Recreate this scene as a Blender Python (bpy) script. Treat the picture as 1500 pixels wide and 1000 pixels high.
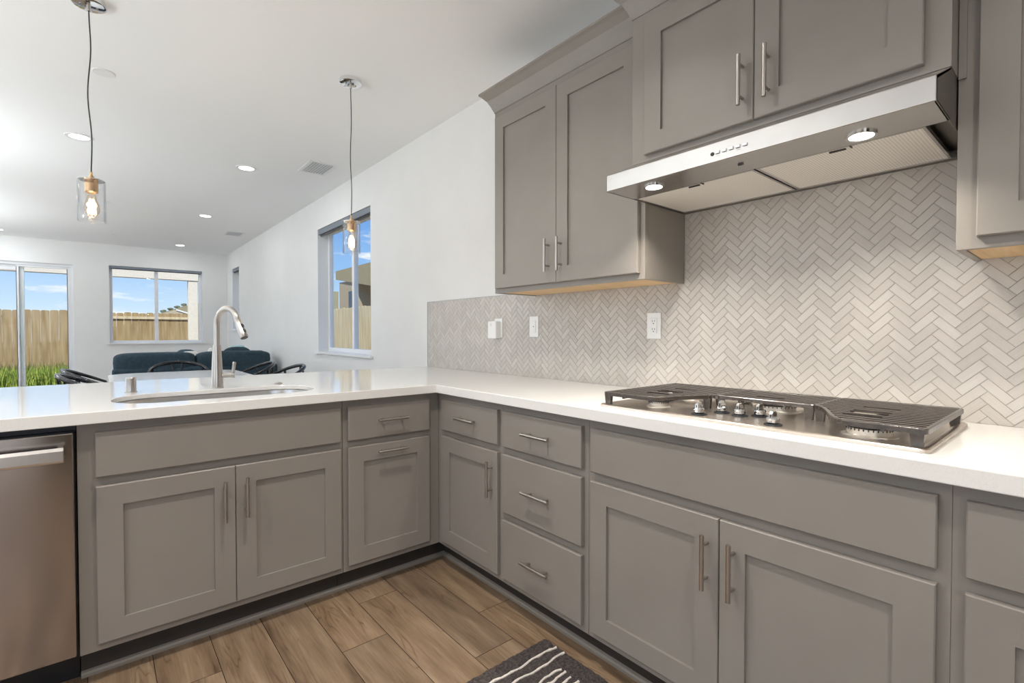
import bpy, bmesh, math, random
from mathutils import Vector, Matrix
random.seed(7)
PI = math.pi
sc = bpy.context.scene
for o in list(bpy.data.objects): bpy.data.objects.remove(o)
COL = sc.collection

# ------------------------------------------------------------------ camera
cam_d = bpy.data.cameras.new('camera'); cam = bpy.data.objects.new('camera', cam_d); COL.objects.link(cam)
YAW, PITCH = .6982, -.0182
fw = Vector((math.sin(YAW)*math.cos(PITCH), math.cos(YAW)*math.cos(PITCH), math.sin(PITCH)))
rt = Vector((math.cos(YAW), -math.sin(YAW), 0)); up = rt.cross(fw)
M = Matrix((rt, up, -fw)).transposed().to_4x4(); M.translation = Vector((-1.2865, -2.1123, 1.1719))
cam.matrix_world = M
cam_d.sensor_width = 36; cam_d.lens = 718.34*36/1500; cam_d.clip_start = .02; cam_d.clip_end = 300
sc.camera = cam
sc.view_settings.view_transform = 'Standard'; sc.view_settings.look = 'None'
sc.view_settings.gamma = 1; sc.view_settings.use_curve_mapping = False
sc.view_settings.exposure = 0.22

# ------------------------------------------------------------------ sky
W_ = bpy.data.worlds.new('sky'); sc.world = W_; W_.use_nodes = True
nt = W_.node_tree; nt.nodes.clear()
def N(t, ty, **kw):
    n = t.nodes.new(ty)
    for k, v in kw.items():
        if k in n.inputs.keys() if hasattr(n.inputs, 'keys') else False: n.inputs[k].default_value = v
        else: setattr(n, k, v)
    return n
def ramp(t, stops, interp='LINEAR'):
    n = t.nodes.new('ShaderNodeValToRGB'); cr = n.color_ramp; cr.interpolation = interp
    while len(cr.elements) < len(stops): cr.elements.new(.5)
    for e, (p, c) in zip(cr.elements, stops):
        e.position = p; e.color = (c[0], c[1], c[2], 1) if hasattr(c, '__len__') else (c, c, c, 1)
    return n
tc = nt.nodes.new('ShaderNodeTexCoord'); sep = nt.nodes.new('ShaderNodeSeparateXYZ')
nt.links.new(tc.outputs['Generated'], sep.inputs[0])
grad = ramp(nt, [(0, (.80, .90, 1.0)), (.05, (.58, .77, .98)), (.12, (.33, .57, .95)), (.25, (.15, .35, .82)), (1, (.08, .22, .62))])
nt.links.new(sep.outputs['Z'], grad.inputs[0])
mp = nt.nodes.new('ShaderNodeMapping'); mp.inputs['Scale'].default_value = (5, 5, 22); mp.inputs['Location'].default_value = (.6, 0, .2)
nt.links.new(tc.outputs['Generated'], mp.inputs[0])
nz = N(nt, 'ShaderNodeTexNoise', Scale=1.7, Detail=7, Roughness=.6); nt.links.new(mp.outputs[0], nz.inputs['Vector'])
cl = ramp(nt, [(.55, 0), (.68, 1)]); nt.links.new(nz.outputs[0], cl.inputs[0])
mx = nt.nodes.new('ShaderNodeMixRGB'); mx.inputs[2].default_value = (1, 1, 1, 1)
nt.links.new(cl.outputs[0], mx.inputs[0]); nt.links.new(grad.outputs[0], mx.inputs[1])
bg = nt.nodes.new('ShaderNodeBackground'); bg.inputs[1].default_value = .92
ow = nt.nodes.new('ShaderNodeOutputWorld'); nt.links.new(mx.outputs[0], bg.inputs[0]); nt.links.new(bg.outputs[0], ow.inputs[0])

sun_d = bpy.data.lights.new('sun', 'SUN'); sun_d.energy = 4.4; sun_d.color = (1, .95, .86); sun_d.angle = .01
sun = bpy.data.objects.new('sun', sun_d); COL.objects.link(sun)
sun.rotation_euler = Vector((-.40, -.55, .75)).to_track_quat('Z', 'Y').to_euler()

# area lights added as daylight at the unseen side and rear windows
def area(name, loc, size, energy, color, direction, spread=PI):
    d = bpy.data.lights.new(name, 'AREA'); d.shape = 'RECTANGLE'; d.size, d.size_y = size; d.energy = energy; d.color = color; d.spread = spread
    o = bpy.data.objects.new(name, d); COL.objects.link(o); o.location = loc
    o.rotation_euler = Vector(direction).to_track_quat('-Z', 'Y').to_euler()
    return o
DAY = (.88, .95, 1)
area('fill_light_side', (-4.90, -1.6, 1.35), (2.2, 1.9), 17, (.97, .98, 1), (1, 0, .6))
area('fill_light_side', (-4.90, 2.6, 1.35), (2.6, 1.9), 20, DAY, (1, 0, .7))
area('fill_light_side', (-4.90, 6.4, 1.35), (2.6, 1.9), 20, DAY, (1, 0, .7))
area('fill_light_rear', (-2.85, -4.40, 1.35), (2.1, 1.9), 20, (.97, .98, 1), (0, 1, .9))

# ------------------------------------------------------------------ materials
def mat(name, col, rough=.5, metal=0, **kw):
    m = bpy.data.materials.new(name); m.use_nodes = True
    b = m.node_tree.nodes['Principled BSDF']
    b.inputs['Base Color'].default_value = (*col, 1); b.inputs['Roughness'].default_value = rough; b.inputs['Metallic'].default_value = metal
    for k, v in kw.items(): b.inputs[k.replace('_', ' ')].default_value = v
    return m
def noise_mat(name, c1, c2, scale=8, rough=.5, metal=0, stretch=(1, 1, 1), lo=.35, hi=.65, bump=0, detail=4, coord='Object', bscale=None, **kw):
    m = mat(name, c1, rough, metal, **kw); t = m.node_tree; b = t.nodes['Principled BSDF']
    tc = t.nodes.new('ShaderNodeTexCoord'); mp = t.nodes.new('ShaderNodeMapping'); mp.inputs['Scale'].default_value = stretch
    t.links.new(tc.outputs[coord], mp.inputs[0])
    nz = N(t, 'ShaderNodeTexNoise', Scale=scale, Detail=detail); t.links.new(mp.outputs[0], nz.inputs['Vector'])
    r = ramp(t, [(lo, c1), (hi, c2)]); t.links.new(nz.outputs[0], r.inputs[0]); t.links.new(r.outputs[0], b.inputs['Base Color'])
    if bump:
        n2 = N(t, 'ShaderNodeTexNoise', Scale=bscale or scale, Detail=3); t.links.new(mp.outputs[0], n2.inputs['Vector'])
        bp = t.nodes.new('ShaderNodeBump'); bp.inputs['Strength'].default_value = bump; bp.inputs['Distance'].default_value = .002
        t.links.new(n2.outputs[0], bp.inputs['Height']); t.links.new(bp.outputs[0], b.inputs['Normal'])
    return m
def emis(name, col, s):
    m = bpy.data.materials.new(name); m.use_nodes = True; t = m.node_tree; t.nodes.clear()
    e = t.nodes.new('ShaderNodeEmission'); e.inputs[0].default_value = (*col, 1); e.inputs[1].default_value = s
    o = t.nodes.new('ShaderNodeOutputMaterial'); t.links.new(e.outputs[0], o.inputs[0]); return m
def glassy(name, tint=(1, 1, 1), edge=(1, 1, 1), refl=.08, power=.5):
    m = bpy.data.materials.new(name); m.use_nodes = True; t = m.node_tree; t.nodes.clear()
    lw = N(t, 'ShaderNodeLayerWeight', Blend=power)
    r = ramp(t, [(.3, tint), (1, edge)]); t.links.new(lw.outputs['Facing'], r.inputs[0])
    tr = t.nodes.new('ShaderNodeBsdfTransparent'); t.links.new(r.outputs[0], tr.inputs[0])
    gl = N(t, 'ShaderNodeBsdfGlossy', Roughness=.02)
    pw = N(t, 'ShaderNodeMath', operation='POWER'); pw.inputs[1].default_value = 4.5; t.links.new(lw.outputs['Facing'], pw.inputs[0])
    fr = N(t, 'ShaderNodeMath', operation='MULTIPLY_ADD', use_clamp=True); fr.inputs[1].default_value = refl*3; fr.inputs[2].default_value = refl*.3; t.links.new(pw.outputs[0], fr.inputs[0])
    mi = t.nodes.new('ShaderNodeMixShader')
    t.links.new(fr.outputs[0], mi.inputs[0]); t.links.new(tr.outputs[0], mi.inputs[1]); t.links.new(gl.outputs[0], mi.inputs[2])
    o = t.nodes.new('ShaderNodeOutputMaterial'); t.links.new(mi.outputs[0], o.inputs[0]); return m

WALL = noise_mat('wall_paint', (.80, .795, .78), (.82, .815, .80), 3, .75, bump=.05, bscale=160)
CEIL = mat('ceiling_paint', (.92, .92, .91), .85)
TRIM = mat('white_trim', (.85, .85, .84), .4)
VINYL = mat('white_vinyl', (.80, .81, .83), .35)
CAB = noise_mat('grey_cabinet_paint', (.255, .231, .206), (.268, .244, .218), 5, .42, bump=.04, bscale=220)
TOESHADOW = mat('toe_kick_shadow', (.040, .034, .029), .6)  # toe kick coloured near black for the shade under the cabinets
SHOE = mat('shoe_moulding_paint', (.26, .235, .205), .5)
RAW = noise_mat('maple_plywood', (.62, .42, .22), (.72, .52, .30), 4, .6, stretch=(1, 14, 1))
STEEL = noise_mat('brushed_steel', (.62, .60, .58), (.70, .68, .66), 3, .27, 1, stretch=(300, 2, 2))
STEELV = noise_mat('brushed_steel_front', (.42, .385, .36), (.44, .405, .38), 3, .16, 1, stretch=(1, 1, 400))
STEELV.node_tree.nodes['Principled BSDF'].inputs['Anisotropic'].default_value = .85; STEELV.node_tree.nodes['Principled BSDF'].inputs['Anisotropic Rotation'].default_value = .25
NICKEL = mat('brushed_nickel', (.50, .47, .44), .28, 1)
CHROME = mat('chrome', (.82, .82, .82), .08, 1)
DARKM = mat('dark_metal', (.05, .047, .045), .35, .6)
BLACK = mat('black_plastic', (.008, .010, .014), .4)
IRON = noise_mat('cast_iron', (.040, .031, .026), (.060, .047, .040), 60, .24, IOR=1.8)
BLKW = noise_mat('black_lacquered_wood', (.012, .013, .015), (.02, .02, .022), 20, .12)
NAVY = noise_mat('navy_fabric', (.020, .042, .060), (.032, .060, .082), 30, .9, bump=.3, bscale=300)
NAVY2 = noise_mat('slate_blue_fabric', (.03, .07, .10), (.05, .10, .13), 30, .9, bump=.3)
CREAMF = noise_mat('cream_fabric', (.75, .73, .68), (.82, .80, .76), 30, .9)
AQUA = noise_mat('aqua_fabric', (.35, .50, .52), (.45, .60, .6), 30, .9)
SHADE = mat('grey_roller_shade', (.20, .225, .26), .6)
TABLEM = mat('white_lacquer_table', (.84, .84, .83), .2)
BRASS = mat('brushed_gold', (.75, .50, .28), .25, 1)
WPLAST = mat('white_plastic', (.86, .86, .85), .3)
DGREY = mat('dark_slot', (.02, .02, .02), .6)
FILTER = None
PANE = glassy('window_glass', (.97, .985, .98), (.93, .96, .95), .03)
GLASS = glassy('clear_glass_shade', (.97, .97, .97), (.55, .56, .57), .25, .35)
BULBG = glassy('amber_bulb_glass', (1, .95, .87), (.85, .62, .42), .2, .4)
GLOW = emis('can_light_glow', (1, .97, .92), 9)
HOODGLOW = emis('hood_lamp_glow', (1, .96, .88), 14)
FIL = emis('filament_glow', (1, .72, .36), 9)

# quartz worktop
QUARTZ = mat('white_quartz', (.78, .765, .74), .07); t = QUARTZ.node_tree; b = t.nodes['Principled BSDF']
tc = t.nodes.new('ShaderNodeTexCoord'); vo = N(t, 'ShaderNodeTexNoise', Scale=420, Detail=2); t.links.new(tc.outputs['Object'], vo.inputs['Vector'])
r = ramp(t, [(.24, (.68, .66, .63)), (.33, (.82, .81, .785)), (.66, (.84, .83, .805)), (.78, (.90, .89, .87))]); t.links.new(vo.outputs[0], r.inputs[0]); t.links.new(r.outputs[0], b.inputs['Base Color'])
b.inputs['IOR'].default_value = 1.55

# tile: per-tile value in attribute 'rnd', streaks along UV.x
TILE = mat('limestone_tile', (.6, .56, .5), .33); t = TILE.node_tree; b = t.nodes['Principled BSDF']
at = t.nodes.new('ShaderNodeAttribute'); at.attribute_name = 'rnd'
uv = t.nodes.new('ShaderNodeUVMap'); mp = t.nodes.new('ShaderNodeMapping'); mp.inputs['Scale'].default_value = (14, 260, 1); t.links.new(uv.outputs[0], mp.inputs[0])
nz = N(t, 'ShaderNodeTexNoise', Scale=1, Detail=4); t.links.new(mp.outputs[0], nz.inputs['Vector'])
ad = N(t, 'ShaderNodeMath', operation='MULTIPLY_ADD'); ad.inputs[1].default_value = .55; t.links.new(nz.outputs[0], ad.inputs[0])
m2 = N(t, 'ShaderNodeMath', operation='MULTIPLY'); m2.inputs[1].default_value = .45; t.links.new(at.outputs['Fac'], m2.inputs[0]); t.links.new(m2.outputs[0], ad.inputs[2])
r = ramp(t, [(.2, (.49, .455, .415)), (.5, (.545, .51, .468)), (.8, (.60, .568, .528))]); t.links.new(ad.outputs[0], r.inputs[0]); t.links.new(r.outputs[0], b.inputs['Base Color'])
GROUT = noise_mat('grey_grout', (.36, .33, .30), (.42, .39, .36), 60, .9)

# planks
FLOOR = mat('oak_plank', (.3, .2, .13), .42); t = FLOOR.node_tree; b = t.nodes['Principled BSDF']
uv = t.nodes.new('ShaderNodeUVMap')
at = t.nodes.new('ShaderNodeAttribute'); at.attribute_name = 'rnd'
mp = t.nodes.new('ShaderNodeMapping'); mp.inputs['Scale'].default_value = (.9, 9, 1); t.links.new(uv.outputs[0], mp.inputs[0])
n1 = N(t, 'ShaderNodeTexNoise', Scale=1.0, Detail=2.5, Distortion=.35); t.links.new(mp.outputs[0], n1.inputs['Vector'])      # contour field for the cathedral figure
mul = N(t, 'ShaderNodeMath', operation='MULTIPLY'); mul.inputs[1].default_value = 20; t.links.new(n1.outputs[0], mul.inputs[0])
frc = N(t, 'ShaderNodeMath', operation='PINGPONG'); frc.inputs[1].default_value = .5; t.links.new(mul.outputs[0], frc.inputs[0])
ring = ramp(t, [(0, (.50, .45, .40)), (.18, (.88, .86, .84)), (1, (1.04, 1.04, 1.04))]); 
dbl = N(t, 'ShaderNodeMath', operation='MULTIPLY'); dbl.inputs[1].default_value = 2; t.links.new(frc.outputs[0], dbl.inputs[0]); t.links.new(dbl.outputs[0], ring.inputs[0])
mpm = t.nodes.new('ShaderNodeMapping'); mpm.inputs['Scale'].default_value = (1.2, 5, 1); t.links.new(uv.outputs[0], mpm.inputs[0])
n3 = N(t, 'ShaderNodeTexNoise', Scale=1.7, Detail=2); t.links.new(mpm.outputs[0], n3.inputs['Vector'])
msk = ramp(t, [(.49, 0), (.59, .95)]); t.links.new(n3.outputs[0], msk.inputs[0])
mp2 = t.nodes.new('ShaderNodeMapping'); mp2.inputs['Scale'].default_value = (5, 150, 1); t.links.new(uv.outputs[0], mp2.inputs[0])
n2 = N(t, 'ShaderNodeTexNoise', Scale=1, Detail=5, Roughness=.65); t.links.new(mp2.outputs[0], n2.inputs['Vector'])
fib = ramp(t, [(.3, (.80, .80, .80)), (.65, (1.08, 1.07, 1.05))]); t.links.new(n2.outputs[0], fib.inputs[0])
mp3 = t.nodes.new('ShaderNodeMapping'); mp3.inputs['Scale'].default_value = (2.2, 15, 1); t.links.new(uv.outputs[0], mp3.inputs[0])
n4 = N(t, 'ShaderNodeTexNoise', Scale=1, Detail=4, Roughness=.55); t.links.new(mp3.outputs[0], n4.inputs['Vector'])
tone = ramp(t, [(.27, (.095, .058, .036)), (.41, (.198, .134, .085)), (.57, (.272, .193, .127)), (.74, (.37, .275, .188))]); t.links.new(n4.outputs[0], tone.inputs[0])
def mrgb(t, mode, fac, a, bb):
    n = t.nodes.new('ShaderNodeMixRGB'); n.blend_type = mode
    if hasattr(fac, 'is_linked') or hasattr(fac, 'links'): t.links.new(fac, n.inputs[0])
    else: n.inputs[0].default_value = fac
    t.links.new(a, n.inputs[1]); t.links.new(bb, n.inputs[2]); return n.outputs[0]
c = mrgb(t, 'MULTIPLY', 1.0, tone.outputs[0], fib.outputs[0])
c = mrgb(t, 'MULTIPLY', msk.outputs[0], c, ring.outputs[0])
rr = ramp(t, [(0, (.86, .86, .87)), (1, (1.12, 1.10, 1.07))]); t.links.new(at.outputs['Fac'], rr.inputs[0])
c = mrgb(t, 'MULTIPLY', 1.0, c, rr.outputs[0])
t.links.new(c, b.inputs['Base Color'])
bp_ = t.nodes.new('ShaderNodeBump'); bp_.inputs['Strength'].default_value = .12; bp_.inputs['Distance'].default_value = .001
t.links.new(n2.outputs[0], bp_.inputs['Height']); t.links.new(bp_.outputs[0], b.inputs['Normal'])
GAP = mat('plank_gap', (.035, .022, .014), .8)

# perforated hood filter
FILTER = mat('hood_filter_mesh', (.62, .58, .53), .5, 0); t = FILTER.node_tree; b = t.nodes['Principled BSDF']
tc = t.nodes.new('ShaderNodeTexCoord'); wv = N(t, 'ShaderNodeTexWave', Scale=42, bands_direction='Y', wave_type='BANDS'); t.links.new(tc.outputs['Object'], wv.inputs['Vector'])
wx = N(t, 'ShaderNodeTexWave', Scale=42, bands_direction='X', wave_type='BANDS'); t.links.new(tc.outputs['Object'], wx.inputs['Vector'])
mm = N(t, 'ShaderNodeMath', operation='MULTIPLY'); t.links.new(wv.outputs[1], mm.inputs[0]); t.links.new(wx.outputs[1], mm.inputs[1])
r = ramp(t, [(.12, (.92, .89, .84)), (.6, (.60, .57, .53))]); t.links.new(mm.outputs[0], r.inputs[0]); t.links.new(r.outputs[0], b.inputs['Base Color'])

# outdoor
FENCE = noise_mat('cedar_board', (.30, .205, .095), (.44, .33, .18), 2.0, .85, stretch=(9, 9, .8), bump=.3, detail=6)
FENCEL = noise_mat('pale_cedar_board', (.56, .46, .29), (.70, .60, .42), 2.0, .85, stretch=(9, 9, .8), detail=6)
STUCCO = noise_mat('cream_stucco', (.72, .66, .56), (.78, .72, .62), 30, .9)
STUCCOB = noise_mat('tan_stucco', (.42, .34, .23), (.46, .38, .27), 30, .9)
ROOFM = noise_mat('brown_roof', (.34, .285, .17), (.36, .305, .188), 12, .9)
LEAF = noise_mat('leaf_green', (.13, .26, .03), (.55, .62, .14), 16, .6)
LEAFD = noise_mat('dark_foliage', (.10, .12, .08), (.18, .20, .14), 2, .8)
SOIL = noise_mat('garden_soil', (.20, .16, .11), (.28, .23, .16), 6, .95)
CONC = noise_mat('concrete', (.50, .49, .47), (.56, .55, .53), 8, .9)
HILLM = noise_mat('dry_hill_grass', (.30, .27, .17), (.38, .34, .22), .3, .95)
RUG = noise_mat('charcoal_pile', (.030, .024, .023), (.085, .07, .066), 130, .95, bump=1, detail=3)
RUGW = noise_mat('ivory_pile', (.66, .60, .54), (.80, .75, .70), 150, .95, bump=1)

# ------------------------------------------------------------------ helpers
def box(bm, a, b_):
    x0, x1 = sorted((a[0], b_[0])); y0, y1 = sorted((a[1], b_[1])); z0, z1 = sorted((a[2], b_[2]))
    v = [bm.verts.new(p) for p in ((x0,y0,z0),(x1,y0,z0),(x1,y1,z0),(x0,y1,z0),(x0,y0,z1),(x1,y0,z1),(x1,y1,z1),(x0,y1,z1))]
    for f in ((0,3,2,1),(4,5,6,7),(0,1,5,4),(1,2,6,5),(2,3,7,6),(3,0,4,7)): bm.faces.new([v[i] for i in f])
    return v
def rings(bm, rs, cap=(True, True), closed=False):
    L = [[bm.verts.new(p) for p in r_] for r_ in rs]; n = len(L[0])
    pairs = list(zip(L, L[1:])) + ([(L[-1], L[0])] if closed else [])
    for A, B in pairs:
        for i in range(n): bm.faces.new((A[i], A[(i+1) % n], B[(i+1) % n], B[i]))
    if not closed:
        if cap[0]: bm.faces.new(L[0][::-1])
        if cap[1]: bm.faces.new(L[-1])
    return L
def tube(bm, pts, rad, seg=12, closed=False, cap=True):
    pts = [Vector(p) for p in pts]; n = len(pts); rs = []
    if not hasattr(rad, '__len__'): rad = [rad]*n
    prev = None
    for i, p in enumerate(pts):
        if closed: d = pts[(i+1) % n]-pts[i-1]
        else: d = pts[min(i+1, n-1)]-pts[max(i-1, 0)]
        d.normalize()
        if prev is None:
            a = Vector((0,0,1)) if abs(d.z) < .9 else Vector((1,0,0)); u = d.cross(a).normalized()
        else:
            u = (prev - d*prev.dot(d)).normalized()
        prev = u; w = d.cross(u)
        rs.append([p+(u*math.cos(2*PI*k/seg)+w*math.sin(2*PI*k/seg))*rad[i] for k in range(seg)])
    rings(bm, rs, (cap, cap), closed)
def lathe(bm, prof, c=(0,0,0), seg=32, cap=(True, True), axis='z'):
    def P(r_, h, a):
        if axis == 'z': return (c[0]+r_*math.cos(a), c[1]+r_*math.sin(a), c[2]+h)
        if axis == 'x': return (c[0]+h, c[1]+r_*math.cos(a), c[2]+r_*math.sin(a))
        return (c[0]+r_*math.cos(a), c[1]+h, c[2]+r_*math.sin(a))
    rings(bm, [[P(r_, h, 2*PI*k/seg) for k in range(seg)] for r_, h in prof], cap)
ORG = Vector((0, 0, 0))
def obj(name, bm, m, parent=None, org=None, bevel=0, smooth=False, bseg=2, mats=None):
    bmesh.ops.recalc_face_normals(bm, faces=bm.faces)
    o_ = Vector(org) if org is not None else (ORG if parent is not None else Vector((0,0,0)))
    me = bpy.data.meshes.new(name); bmesh.ops.translate(bm, verts=bm.verts, vec=-o_); bm.to_mesh(me); bm.free()
    for mm_ in (mats or [m]): me.materials.append(mm_)
    o = bpy.data.objects.new(name, me); COL.objects.link(o)
    if parent is not None: o.parent = parent
    else: o.location = o_
    if smooth:
        for p in me.polygons: p.use_smooth = True
        es = o.modifiers.new('split', 'EDGE_SPLIT'); es.split_angle = math.radians(38)
    if bevel:
        bv = o.modifiers.new('bevel', 'BEVEL'); bv.width = bevel; bv.segments = bseg; bv.limit_method = 'ANGLE'; bv.angle_limit = math.radians(40)
    return o
def thing(name, label, cat, loc, group=None, rz=0):
    global ORG
    o = bpy.data.objects.new(name, None); COL.objects.link(o); o.location = loc; o.rotation_euler = (0, 0, rz); o.empty_display_size = .05
    tag(o, label, cat, group); ORG = Vector(loc); return o
def tag(o, label, cat, group=None, kind=None):
    o['label'] = label; o['category'] = cat
    if group: o['group'] = group
    if kind: o['kind'] = kind
    return o
def struct(name, bm, m, label=None, **kw):
    o = obj(name, bm, m, **kw); o['kind'] = 'structure'
    o['label'] = label or name; o['category'] = name.split('_')[0]; return o
def copy_tree(o, parent=None):
    c = o.copy(); COL.objects.link(c)
    if parent is not None: c.parent = parent
    for ch in list(o.children): copy_tree(ch, c)
    return c
def B(): return bmesh.new()
def BX(*bs):
    bm = B()
    for a, b_ in bs: box(bm, a, b_)
    return bm

# ------------------------------------------------------------------ room shell
XW, YF, XL, YB, H = .63, 8.865, -5.0, -4.5, 2.69
WT = .16
def wall(name, axis, pos, thick, a0, a1, holes, label):
    bm = B(); A = sorted({a0, a1, *[h[0] for h in holes], *[h[1] for h in holes]}); Z = sorted({0, H, *[h[2] for h in holes], *[h[3] for h in holes]})
    for i in range(len(A)-1):
        for j in range(len(Z)-1):
            ca, cz = (A[i]+A[i+1])/2, (Z[j]+Z[j+1])/2
            if any(h[0] < ca < h[1] and h[2] < cz < h[3] for h in holes): continue
            if axis == 'x': box(bm, (pos, A[i], Z[j]), (pos+thick, A[i+1], Z[j+1]))
            else: box(bm, (A[i], pos, Z[j]), (A[i+1], pos+thick, Z[j+1]))
    bmesh.ops.remove_doubles(bm, verts=bm.verts, dist=1e-5)
    for f in [f for f in bm.faces]:
        pass
    # drop the interior faces shared by neighbouring blocks
    seen = {}
    for f in bm.faces:
        k = tuple(sorted(v.index for v in f.verts)); seen.setdefault(k, []).append(f)
    bm.verts.index_update()
    seen = {}
    for f in bm.faces: seen.setdefault(tuple(sorted(v.index for v in f.verts)), []).append(f)
    bmesh.ops.delete(bm, geom=[f for fs in seen.values() if len(fs) > 1 for f in fs], context='FACES_ONLY')
    return struct(name, bm, WALL, label)
RW = (2.20, 3.63, .955, 2.345); RW2 = (7.79, 8.36, 1.225, 2.36); FW = (-1.16, .212, .985, 2.335); SL = (-3.0, -1.625, .0, 2.30)
LWIN = [(-2.7, -.5, .4, 2.3), (1.3, 3.9, .4, 2.3), (5.1, 7.7, .4, 2.3)]  # left wall openings added to go with the side fill lights
wall('wall_right', 'x', XW, WT, YB, YF+WT, [RW, RW2], 'white painted wall on the right of the kitchen and living room')
wall('wall_far', 'y', YF, WT, XL, XW, [FW, SL], 'white painted far wall behind the sofa with window and glass door')
wall('wall_left', 'x', XL-WT, WT, YB, YF+WT, LWIN, 'white painted wall with three added windows')
wall('wall_back', 'y', YB-WT, WT, XL, XW, [(-3.9, -1.8, .4, 2.3)], 'white painted wall behind the kitchen')
struct('ceiling', BX(((XL-WT, YB-WT, H), (XW+WT, YF+WT, H+.25))), CEIL, 'white flat ceiling')
# floor: planks run towards the far wall
PWD = .1778; X0 = -.088; bm = B(); uvl = bm.loops.layers.uv.new('UVMap'); rl = bm.faces.layers.float.new('rnd')
box(bm, (XL, YB, -.12), (XW, YF, -.004))
for f in bm.faces: f.material_index = 1
joints = {-1: -.69, 0: -.467, -3: -.352, -2: -1.30, -4: -1.05, -5: -.55, -6: -1.4, -7: -.2}
k0, k1 = int((XL-X0)//PWD), int((XW-X0)//PWD)
for k in range(k0, k1+1):
    xa, xb = max(X0+k*PWD, XL), min(X0+(k+1)*PWD, XW)
    if xb-xa < .01: continue
    PL = 1.22; y = joints.get(k, random.uniform(0, PL)); y -= math.ceil((y-YB)/PL)*PL
    while y < YF:
        ya, yb = max(y, YB), min(y+PL, YF); y += PL
        if yb-ya < .01: continue
        g = .0012; p = [(xa+g, ya+g), (xb-g, ya+g), (xb-g, yb-g), (xa+g, yb-g)]
        top = [bm.verts.new((q[0], q[1], 0)) for q in p]
        low = [bm.verts.new((q[0]+dx, q[1]+dy, -.003)) for q, (dx, dy) in zip(p, ((-g, -g), (g, -g), (g, g), (-g, g)))]
        f = bm.faces.new(top); u0, v0 = random.uniform(0, 50), random.uniform(0, 50); rn = random.random(); f[rl] = rn
        for l in f.loops: l[uvl].uv = (u0+l.vert.co.y, v0+l.vert.co.x)
        for i in range(4):
            ff = bm.faces.new((low[i], low[(i+1) % 4], top[(i+1) % 4], top[i])); ff[rl] = rn*.2; ff.material_index = 1
fl = struct('floor', bm, None, 'brown wood plank floor running towards the far wall', mats=[FLOOR, GAP])

# baseboards
struct('baseboard_far', BX(((-1.60, YF-.014, 0), (XW, YF, .10))), TRIM, 'white baseboard under the far window')
struct('baseboard_right', BX(((XW-.014, 1.2, 0), (XW, YF-.014, .10))), TRIM, 'white baseboard along the right wall')

# ------------------------------------------------------------------ windows
def frame_boxes(bm, ax, pos, d, r, w, mull=None, mw=.05):
    a0, a1, z0, z1 = r
    def bb(p, q):
        if ax == 'x': box(bm, (pos, p[0], p[1]), (pos+d, q[0], q[1]))
        else: box(bm, (p[0], pos, p[1]), (q[0], pos+d, q[1]))
    bb((a0, z0), (a1, z0+w)); bb((a0, z1-w), (a1, z1)); bb((a0, z0+w), (a0+w, z1-w)); bb((a1-w, z0+w), (a1, z1-w))
    if mull is not None: bb((mull-mw/2, z0+w), (mull+mw/2, z1-w))
def window(name, ax, r, pos, mull, label, w=.045, sill=True, inner=0):
    a0, a1, z0, z1 = r
    bm = B(); frame_boxes(bm, ax, pos, .05, r, w, mull, .055)
    f = struct(name, bm, VINYL, label, bevel=.003)
    bm = B()
    segs = [(a0+w, a1-w)] if mull is None else [(a0+w, mull-.0275), (mull+.0275, a1-w)]
    for s0, s1 in segs:
        if ax == 'x': box(bm, (pos+.022, s0, z0+w), (pos+.026, s1, z1-w))
        else: box(bm, (s0, pos+.022, z0+w), (s1, pos+.026, z1-w))
    obj('pane', bm, PANE, f)
    if sill:
        q = .05; inn = XW if ax == 'x' else YF
        bm = BX(((inn-.03, a0-q, z0-.018), (pos, a1+q, z0))) if ax == 'x' else BX(((a0-q, inn-.03, z0-.018), (a1+q, pos, z0)))
        # the sill board: nosing in the room, board inside the recess
        bm = B()
        if ax == 'x': box(bm, (inn-.03, a0-q, z0-.020), (inn-.0005, a1+q, z0+.002)); box(bm, (inn-.0005, a0+.001, z0+.0005), (pos, a1-.001, z0+.002))
        else: box(bm, (a0-q, inn-.03, z0-.020), (a1+q, inn-.0005, z0+.002)); box(bm, (a0+.001, inn-.0005, z0+.0005), (a1-.001, pos, z0+.002))
        obj('window_sill', bm, TRIM, f, bevel=.003)
    return f
ORG = Vector((0,0,0))
window('window_1', 'x', RW, .745, 2.90, 'tall white framed window on the right wall behind a pendant')
window('window_2', 'x', RW2, .745, None, 'narrow bright window near the far corner')
window('window_3', 'y', FW, 8.975, -.493, 'white two pane window above the sofa')
for i, (a, b_, c_, d_) in enumerate(LWIN): window('window_%d' % (4+i), 'x', (a, b_, c_, d_), XL-.12, (a+b_)/2, 'unseen white framed window added on the left wall', sill=False)
window('window_7', 'y', (-3.9, -1.8, .4, 2.3), YB-.12, -2.85, 'unseen white framed window on the back wall', sill=False)  # unseen rear window, added along with its fill light
# sliding glass door
bm = B(); frame_boxes(bm, 'y', 8.90, .10, SL, .045)
door = struct('door_1', bm, VINYL, 'white framed sliding glass door to the yard', bevel=.003)
bm = B(); frame_boxes(bm, 'y', 8.955, .035, (SL[0]+.045, -2.215, .045, 2.255), .085); obj('door_panel', bm, VINYL, door, bevel=.003)
bm = B(); frame_boxes(bm, 'y', 8.915, .035, (-2.300, SL[1]-.045, .045, 2.255), .03); obj('door_panel', bm, VINYL, door, bevel=.003)
obj('pane', BX(((SL[0]+.13, 8.970, .13), (-2.30, 8.974, 2.17))), PANE, door)
obj('pane', BX(((-2.27, 8.930, .075), (SL[1]-.075, 8.934, 2.225))), PANE, door)
obj('gasket', BX(((SL[1]-.079, 8.912, .075), (SL[1]-.072, 8.915, 2.225)), ((-2.302, 8.912, .075), (-2.296, 8.915, 2.225))), DGREY, door)
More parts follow.
